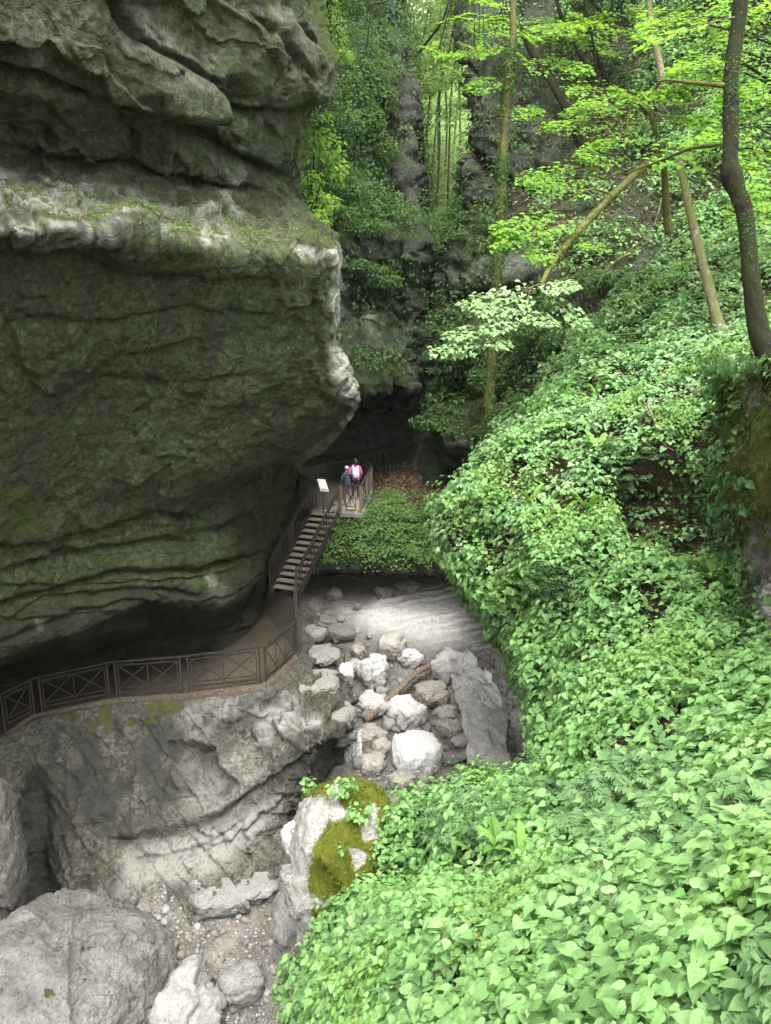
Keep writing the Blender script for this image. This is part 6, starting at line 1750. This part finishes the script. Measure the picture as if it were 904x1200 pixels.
def make_walkway():
    E = PATH['edge']
    def ground(p):
        return p + np.array([0, .12, .02])
    lower = [P(-120, 893, 21.9), P(0, 858, 22.5), P(44, 836, 22.8), P(132, 818, 22.7), P(217, 812, 22.4), P(309, 802, 21.9), P(347, 768, 24.5)]
    railing('metal_railing', 'long dark metal railing with crossed bars along the lower walkway', [ground(p) for p in lower])
    # stairs
    A = np.array([-3.62, 25.75, -9.9])     # foot, middle
    B = np.array([-2.38, 29.0, -7.8])      # head, middle
    hd = norm((B - A) * np.array([1, 1, 0]))
    sd = np.array([hd[1], -hd[0], 0])
    r = empty('stairs', A, 'brown staircase of wooden treads up to the cave platform', 'stairs')
    n = 13
    run = np.linalg.norm((B - A)[:2])
    for k in range(n):
        f = (k + .5) / n
        c = hd * (run * f) + np.array([0, 0, (B - A)[2] * (k + 1) / n - .03])
        m = MB().bar(c - sd * .5, c + sd * .5, run / n + .02, .05)
        m.build('tread', M['tread'], r)
    for s in (-1, 1):
        m = MB().bar(sd * s * .54 - hd * .1 + np.array([0, 0, -.08]), sd * s * .54 + (B - A) + np.array([0, 0, -.08]), .05, .22)
        m.build('stringer', M['metal'], r)
    foot_r = P(346, 704, 26.9); 
    railing('metal_railing', 'sloping metal railing on the rock side of the stairs', [A - sd * .60 + [0, 0, .02], .5 * (A + B) - sd * .60, B - sd * .60 + hd * .1], 1.05)
    railing('metal_railing', 'sloping metal railing on the stream side of the stairs', [A + sd * .60 + [0, 0, .02], A + (B - A) / 3 + sd * .60, A + (B - A) * 2 / 3 + sd * .60, B + sd * .60], 1.05, double=False)
    # short rail from walkway corner up to the stair foot
    railing('metal_railing', 'upright metal railing between the walkway corner and the stair foot', [ground(P(347, 768, 24.5)) + [.02, .12, 0], ground(P(346, 735, 25.9)), A + sd * .56 - hd * .15], 1.1, double=False)
    # platform
    zp = -7.78
    a, b, c = np.array([-1.78, 29.0, zp]), np.array([-.92, 28.85, zp]), np.array([-.62, 32.6, zp])
    a = B + sd * .62 + hd * .02
    a[2] = zp
    b = P(423, 601, 29.75); b[2] = zp
    m = MB()
    top = [B - sd * .6 - hd * .02, a, b + [.06, -.06, 0], c + [.06, 0, 0], c + [-2.2, .3, 0]]
    V = [np.array([p[0], p[1], zp + .03]) for p in top] + [np.array([p[0], p[1], zp - .13]) for p in top]
    k = len(top)
    m.add(V, [tuple(range(k)), tuple(range(2 * k - 1, k - 1, -1))] + [(i + k, (i + 1) % k + k, (i + 1) % k, i) for i in range(k)])
    o = m.build('platform', M['concrete'])
    tag(o, 'flat concrete landing at the head of the stairs', 'platform')
    r = railing('metal_railing', 'brown boxed railing round the front of the stair platform', [a + [.03, .1, .03], b + [0, .06, .03], np.array([-.78, 30.4, zp + .03]), np.array([-.68, 31.5, zp + .03]), c + [0, 0, .03]], 1.1, light='rust', post=(.11, .11), double=False)
    p4 = np.array([-1.2, 35.2, zp + .03])
    railing('metal_railing', 'metal railing bending from the platform into the cave', [c + [-.02, .15, .03], np.array([-.95, 33.8, zp + .03]), p4], 1.1, double=False)
    railing('metal_railing', 'dim metal railing along the path inside the cave', [p4 + [.12, .1, 0], P(446, 549, 36.9) * [1, 1, 0] + [0, 0, zp + .1], P(468, 543, 37.1) * [1, 1, 0] + [0, 0, zp + .15], P(492, 537, 37.2) * [1, 1, 0] + [0, 0, zp + .2]], 1.1, double=False)
    s0 = B - sd * .55 + hd * .35
    railing('metal_railing', 'short metal railing against the rock behind the sign', [s0 + [0, 0, 0], s0 + np.array([-.75, 1.5, 0]), s0 + np.array([-1.3, 2.7, 0])], 1.1, double=False)
    # sign
    sp = P(379, 588, 29.9)
    sp[2] = zp + .02
    r = empty('info_sign', sp, 'small white tilted information board at the head of the stairs', 'sign')
    Z = np.array([0, 0, 1.0])
    MB().bar(-Z * .1, Z * .98, .06, .06).build('post', M['metal'], r)
    bx, by = np.array([.25, .10, -.04]), np.array([-.08, .18, .20])
    ctr = Z * 1.08
    nn = norm(np.cross(bx, by))
    V = [ctr + sx * bx * .62 + sy * by + sz * nn * .012 for sz in (-1, 1) for sx, sy in ((-1, -1), (1, -1), (1, 1), (-1, 1))]
    MB().add(V, [(3, 2, 1, 0), (4, 5, 6, 7), (0, 1, 5, 4), (1, 2, 6, 5), (2, 3, 7, 6), (3, 0, 4, 7)]).build('board', M['sign'], r)
    q = [ctr + sx * bx * .5 - by * (.62 + .28 * sy) + nn * .016 for sx, sy in ((-1, 1), (1, 1), (1, 0), (-1, 0))]
    MB().add(q, [(0, 1, 2, 3)]).build('caption_strip', M['ink'], r)
make_walkway()

# ------------------------------------------------------------------ people
def skin_body(name, joints, edges, mat_of, mats, parent):
    """one continuous body grown from a jointed skeleton: joints {name: (xyz, rx, ry)}"""
    names = list(joints)
    me = bpy.data.meshes.new(name)
    me.from_pydata([joints[k][0] for k in names], [(names.index(a), names.index(b)) for a, b in edges], [])
    o = bpy.data.objects.new(name, me)
    COL.objects.link(o)
    sk = o.modifiers.new('skin', 'SKIN')
    sk.use_smooth_shade = True
    for i, k in enumerate(names):
        me.skin_vertices[0].data[i].radius = joints[k][1:3]
        me.skin_vertices[0].data[i].use_root = (k == 'pelvis')
    ss = o.modifiers.new('sub', 'SUBSURF')
    ss.levels = ss.render_levels = 2
    dg = bpy.context.evaluated_depsgraph_get()
    m2 = bpy.data.meshes.new_from_object(o.evaluated_get(dg))
    o.modifiers.clear()
    o.data = m2
    m2.materials.clear()
    for m in mats:
        m2.materials.append(m)
    for p in m2.polygons:
        p.material_index = mat_of(p.center)
        p.use_smooth = True
    o.parent = parent
    return o

def ball(name, c, r, mat, parent, seed=0, sub=4, rough=.05):
    V, F = ICO[sub]
    p = V * np.asarray(r) * (1 + rough * fbm(V + seed, .5, 3, seed)[:, None]) + np.asarray(c)
    me = raw_mesh(name, p, F, np.full(len(F), 3), M[mat])
    return link(bpy.data.objects.new(name, me), parent)

def person(loc, heading, height, label, jacket, trousers, hair, bob, armbend):
    r = empty('person', loc, label, 'person')
    r.rotation_euler = (0, 0, heading)
    s = height / 1.70
    S = lambda x, y, z: (x * s, y * s, z * s)
    J = {
     'pelvis': (S(0, 0, .93), .135 * s, .105 * s), 'waist': (S(0, .0, 1.08), .14 * s, .105 * s), 'chest': (S(0, .02, 1.27), .165 * s, .115 * s), 'shl': (S(0, .0, 1.40), .11 * s, .085 * s),
     'neck': (S(0, .03, 1.475), .052 * s, .052 * s), 'jaw': (S(0, .06, 1.545), .068 * s, .075 * s), 'head': (S(0, .045, 1.62), .078 * s, .092 * s), 'crown': (S(0, .04, 1.672), .05 * s, .06 * s)}
    E = [('pelvis','waist'),('waist','chest'),('chest','shl'),('shl','neck'),('neck','jaw'),('jaw','head'),('head','crown')]
    for sg, n, st in ((-1, 'l', .10), (1, 'r', -.08)):
        J['hip' + n] = (S(sg * .09, 0, .86), .095 * s, .10 * s)
        J['knee' + n] = (S(sg * .10, st * .7 + .03, .50), .062 * s, .066 * s)
        J['ank' + n] = (S(sg * .10, st, .09), .045 * s, .048 * s)
        J['toe' + n] = (S(sg * .115, st + .15, .035), .043 * s, .032 * s)
        E += [('pelvis', 'hip' + n), ('hip' + n, 'knee' + n), ('knee' + n, 'ank' + n), ('ank' + n, 'toe' + n)]
        J['sh' + n] = (S(sg * .19, .0, 1.385), .062 * s, .062 * s)
        J['el' + n] = (S(sg * .255, -.02 - st * .3, 1.12), .05 * s, .05 * s)
        J['wr' + n] = (S(sg * .25, .10 + armbend - st * .3, .93 + armbend * .4), .036 * s, .036 * s)
        J['hand' + n] = (S(sg * .245, .15 + armbend * 1.3 - st * .3, .86 + armbend * .5), .036 * s, .022 * s)
        E += [('shl', 'sh' + n), ('sh' + n, 'el' + n), ('el' + n, 'wr' + n), ('wr' + n, 'hand' + n)]
        for f in range(4):
            J[f'f{f}{n}'] = (S(sg * (.262 - .016 * f), .175 + armbend * 1.5 - st * .3, .80 + armbend * .5 + .004 * abs(f - 1.5)), .009 * s, .009 * s)
            E.append(('hand' + n, f'f{f}{n}'))
        J['th' + n] = (S(sg * .205, .19 + armbend * 1.3 - st * .3, .85 + armbend * .5), .010 * s, .010 * s)
        E.append(('wr' + n, 'th' + n))
    def mo(c):
        x, y, z = c[0] / s, c[1] / s, c[2] / s
        if z < .10:
            return 3
        if z > 1.49 or (abs(x) > .2 and z < .90 + armbend * .45):
            return 2
        return 1 if z < .86 and abs(x) < .22 else 0
    skin_body('body', J, E, mo, [M[jacket], M[trousers], M['skin'], M['shoe']], r)
    ball('hair', S(0, .022, 1.645), S(.088, .10, .085 if not bob else .095), hair, r, 3, rough=.08)
    if bob:
        ball('hair_back', S(0, -.035, 1.575), S(.075, .05, .09), hair, r, 4, rough=.1)
    for sg in (-1, 1):
        ball('ear', S(sg * .083, .045, 1.60), S(.012, .022, .032), 'skin', r, 5, 2)
    ball('nose', S(0, .142, 1.595), S(.014, .02, .024), 'skin', r, 6, 2)
    for sg in (-1, 1):
        ball('eye', S(sg * .032, .123, 1.618), S(.012, .008, .008), 'hair_dark', r, 7, 2)
    return r

def make_people():
    zp = -7.745
    d1 = P(417, 585, 31.9); d1[2] = zp
    person(d1, R(8), 1.70, 'person in a pink jacket walking away beside the platform railing', 'pink', 'darktr', 'hair_dark', True, .02)
    d2 = P(407.5, 592, 30.75); d2[2] = zp
    person(d2, R(14), 1.64, 'white-haired person in a navy jacket following behind the pink jacket', 'navy', 'greytr', 'hair_white', False, .06)
    # backpack
    b = d1 + np.array([.02, -.22, 1.18])
    r = empty('backpack', b, 'pale grey backpack worn over the pink jacket', 'backpack')
    r.rotation_euler = (0, 0, R(8))
    V, F = ICO[4]
    n6 = (np.abs(V) ** 5).sum(-1, keepdims=True) ** .2
    def sq(name, c, rr, mat):
        me = raw_mesh(name, V / n6 * np.asarray(rr) + np.asarray(c), F, np.full(len(F), 3), M[mat])
        link(bpy.data.objects.new(name, me), r)
    sq('bag', (0, .02, 0), (.155, .095, .22), 'pack')
    sq('front_pocket', (0, -.07, -.08), (.12, .04, .1), 'pack')
    MB().tube(smooth_path([(-.04, .02, .21), (0, .0, .255), (.04, .02, .21)], 5), .012, 6).build('grab_handle', M['darktr'], r, True)
    for sg in (-1, 1):
        MB().tube(smooth_path([(sg * .1, .06, .2), (sg * .125, .16, .27), (sg * .13, .27, .2), (sg * .13, .33, .0), (sg * .13, .25, -.16), (sg * .12, .1, -.18)], 5), .018, 6).build('strap', M['pack'], r, True)
make_people()
# ------------------------------------------------------------------ camera, light, world
cam_d = bpy.data.cameras.new('camera')
cam = bpy.data.objects.new('camera', cam_d)
COL.objects.link(cam)
cam_d.sensor_fit = 'VERTICAL'
cam_d.sensor_height = 24
cam_d.lens = 24 * FPX / 1200
cam_d.clip_start, cam_d.clip_end = 0.05, 2000
cam.rotation_euler = (R(90) - PITCH, 0, 0)
scene.camera = cam
EL, AZ = R(71), R(160)   # sun high, behind the camera; azimuth from +Y towards +X
w = bpy.data.worlds.new('World')
scene.world = w
w.use_nodes = True
nt = w.node_tree
bg = nt.nodes['Background']
sky = nt.nodes.new('ShaderNodeTexSky')
sky.sky_type = 'NISHITA'
sky.sun_disc = False
sky.sun_elevation = EL
sky.sun_rotation = AZ
sky.dust_density = 4.0
sky.ozone_density = 0.6
hs = nt.nodes.new('ShaderNodeHueSaturation')
hs.inputs['Saturation'].default_value = 0.08
nt.links.new(sky.outputs[0], hs.inputs['Color'])
nt.links.new(hs.outputs[0], bg.inputs['Color'])
bg.inputs['Strength'].default_value = 0.15
sd = bpy.data.lights.new('sun', 'SUN')
sd.energy = 1.4
sd.angle = R(55)
sd.color = (1.0, 0.95, 0.86)
so = bpy.data.objects.new('sun', sd)
COL.objects.link(so)
v = Vector((math.sin(AZ) * math.cos(EL), math.cos(AZ) * math.cos(EL), math.sin(EL)))
so.rotation_euler = v.to_track_quat('Z', 'Y').to_euler()
vs = scene.view_settings
vs.view_transform = 'Standard'
vs.look = 'None'
vs.exposure = 2.2
vs.gamma = 1.0
scene.render.film_transparent = False
cy = scene.cycles
cy.use_denoising = True
cy.max_bounces = 6
cy.diffuse_bounces = 4
cy.glossy_bounces = 2
cy.transmission_bounces = 4
cy.transparent_max_bounces = 8
cy.volume_bounces = 0
cy.caustics_reflective = False
cy.caustics_refractive = False
cy.sample_clamp_indirect = 8
cy.use_adaptive_sampling = True
cy.adaptive_threshold = 0.02

# ------------------------------------------------------------------ the damp air of the gorge
def make_haze():
    lo, hi = np.array([-60.0, -8, -27]), np.array([75.0, 150, 112])
    V = [(x, y, z) for z in (lo[2], hi[2]) for x, y in ((lo[0], lo[1]), (hi[0], lo[1]), (hi[0], hi[1]), (lo[0], hi[1]))]
    t = NT('haze_air')
    t.t.links.new(t.n('ShaderNodeVolumePrincipled', {'Color': (0.92, 0.97, 0.90, 1), 'Density': HAZE, 'Anisotropy': 0.2}).outputs[0], t.out.inputs['Volume'])
    o = MB().add(V, [(3, 2, 1, 0), (4, 5, 6, 7), (0, 1, 5, 4), (1, 2, 6, 5), (2, 3, 7, 6), (3, 0, 4, 7)]).build('haze', t.m)
    tag(o, 'thin pale haze in the gorge air', 'haze', kind='stuff')
HAZE = 0.0002
make_haze()
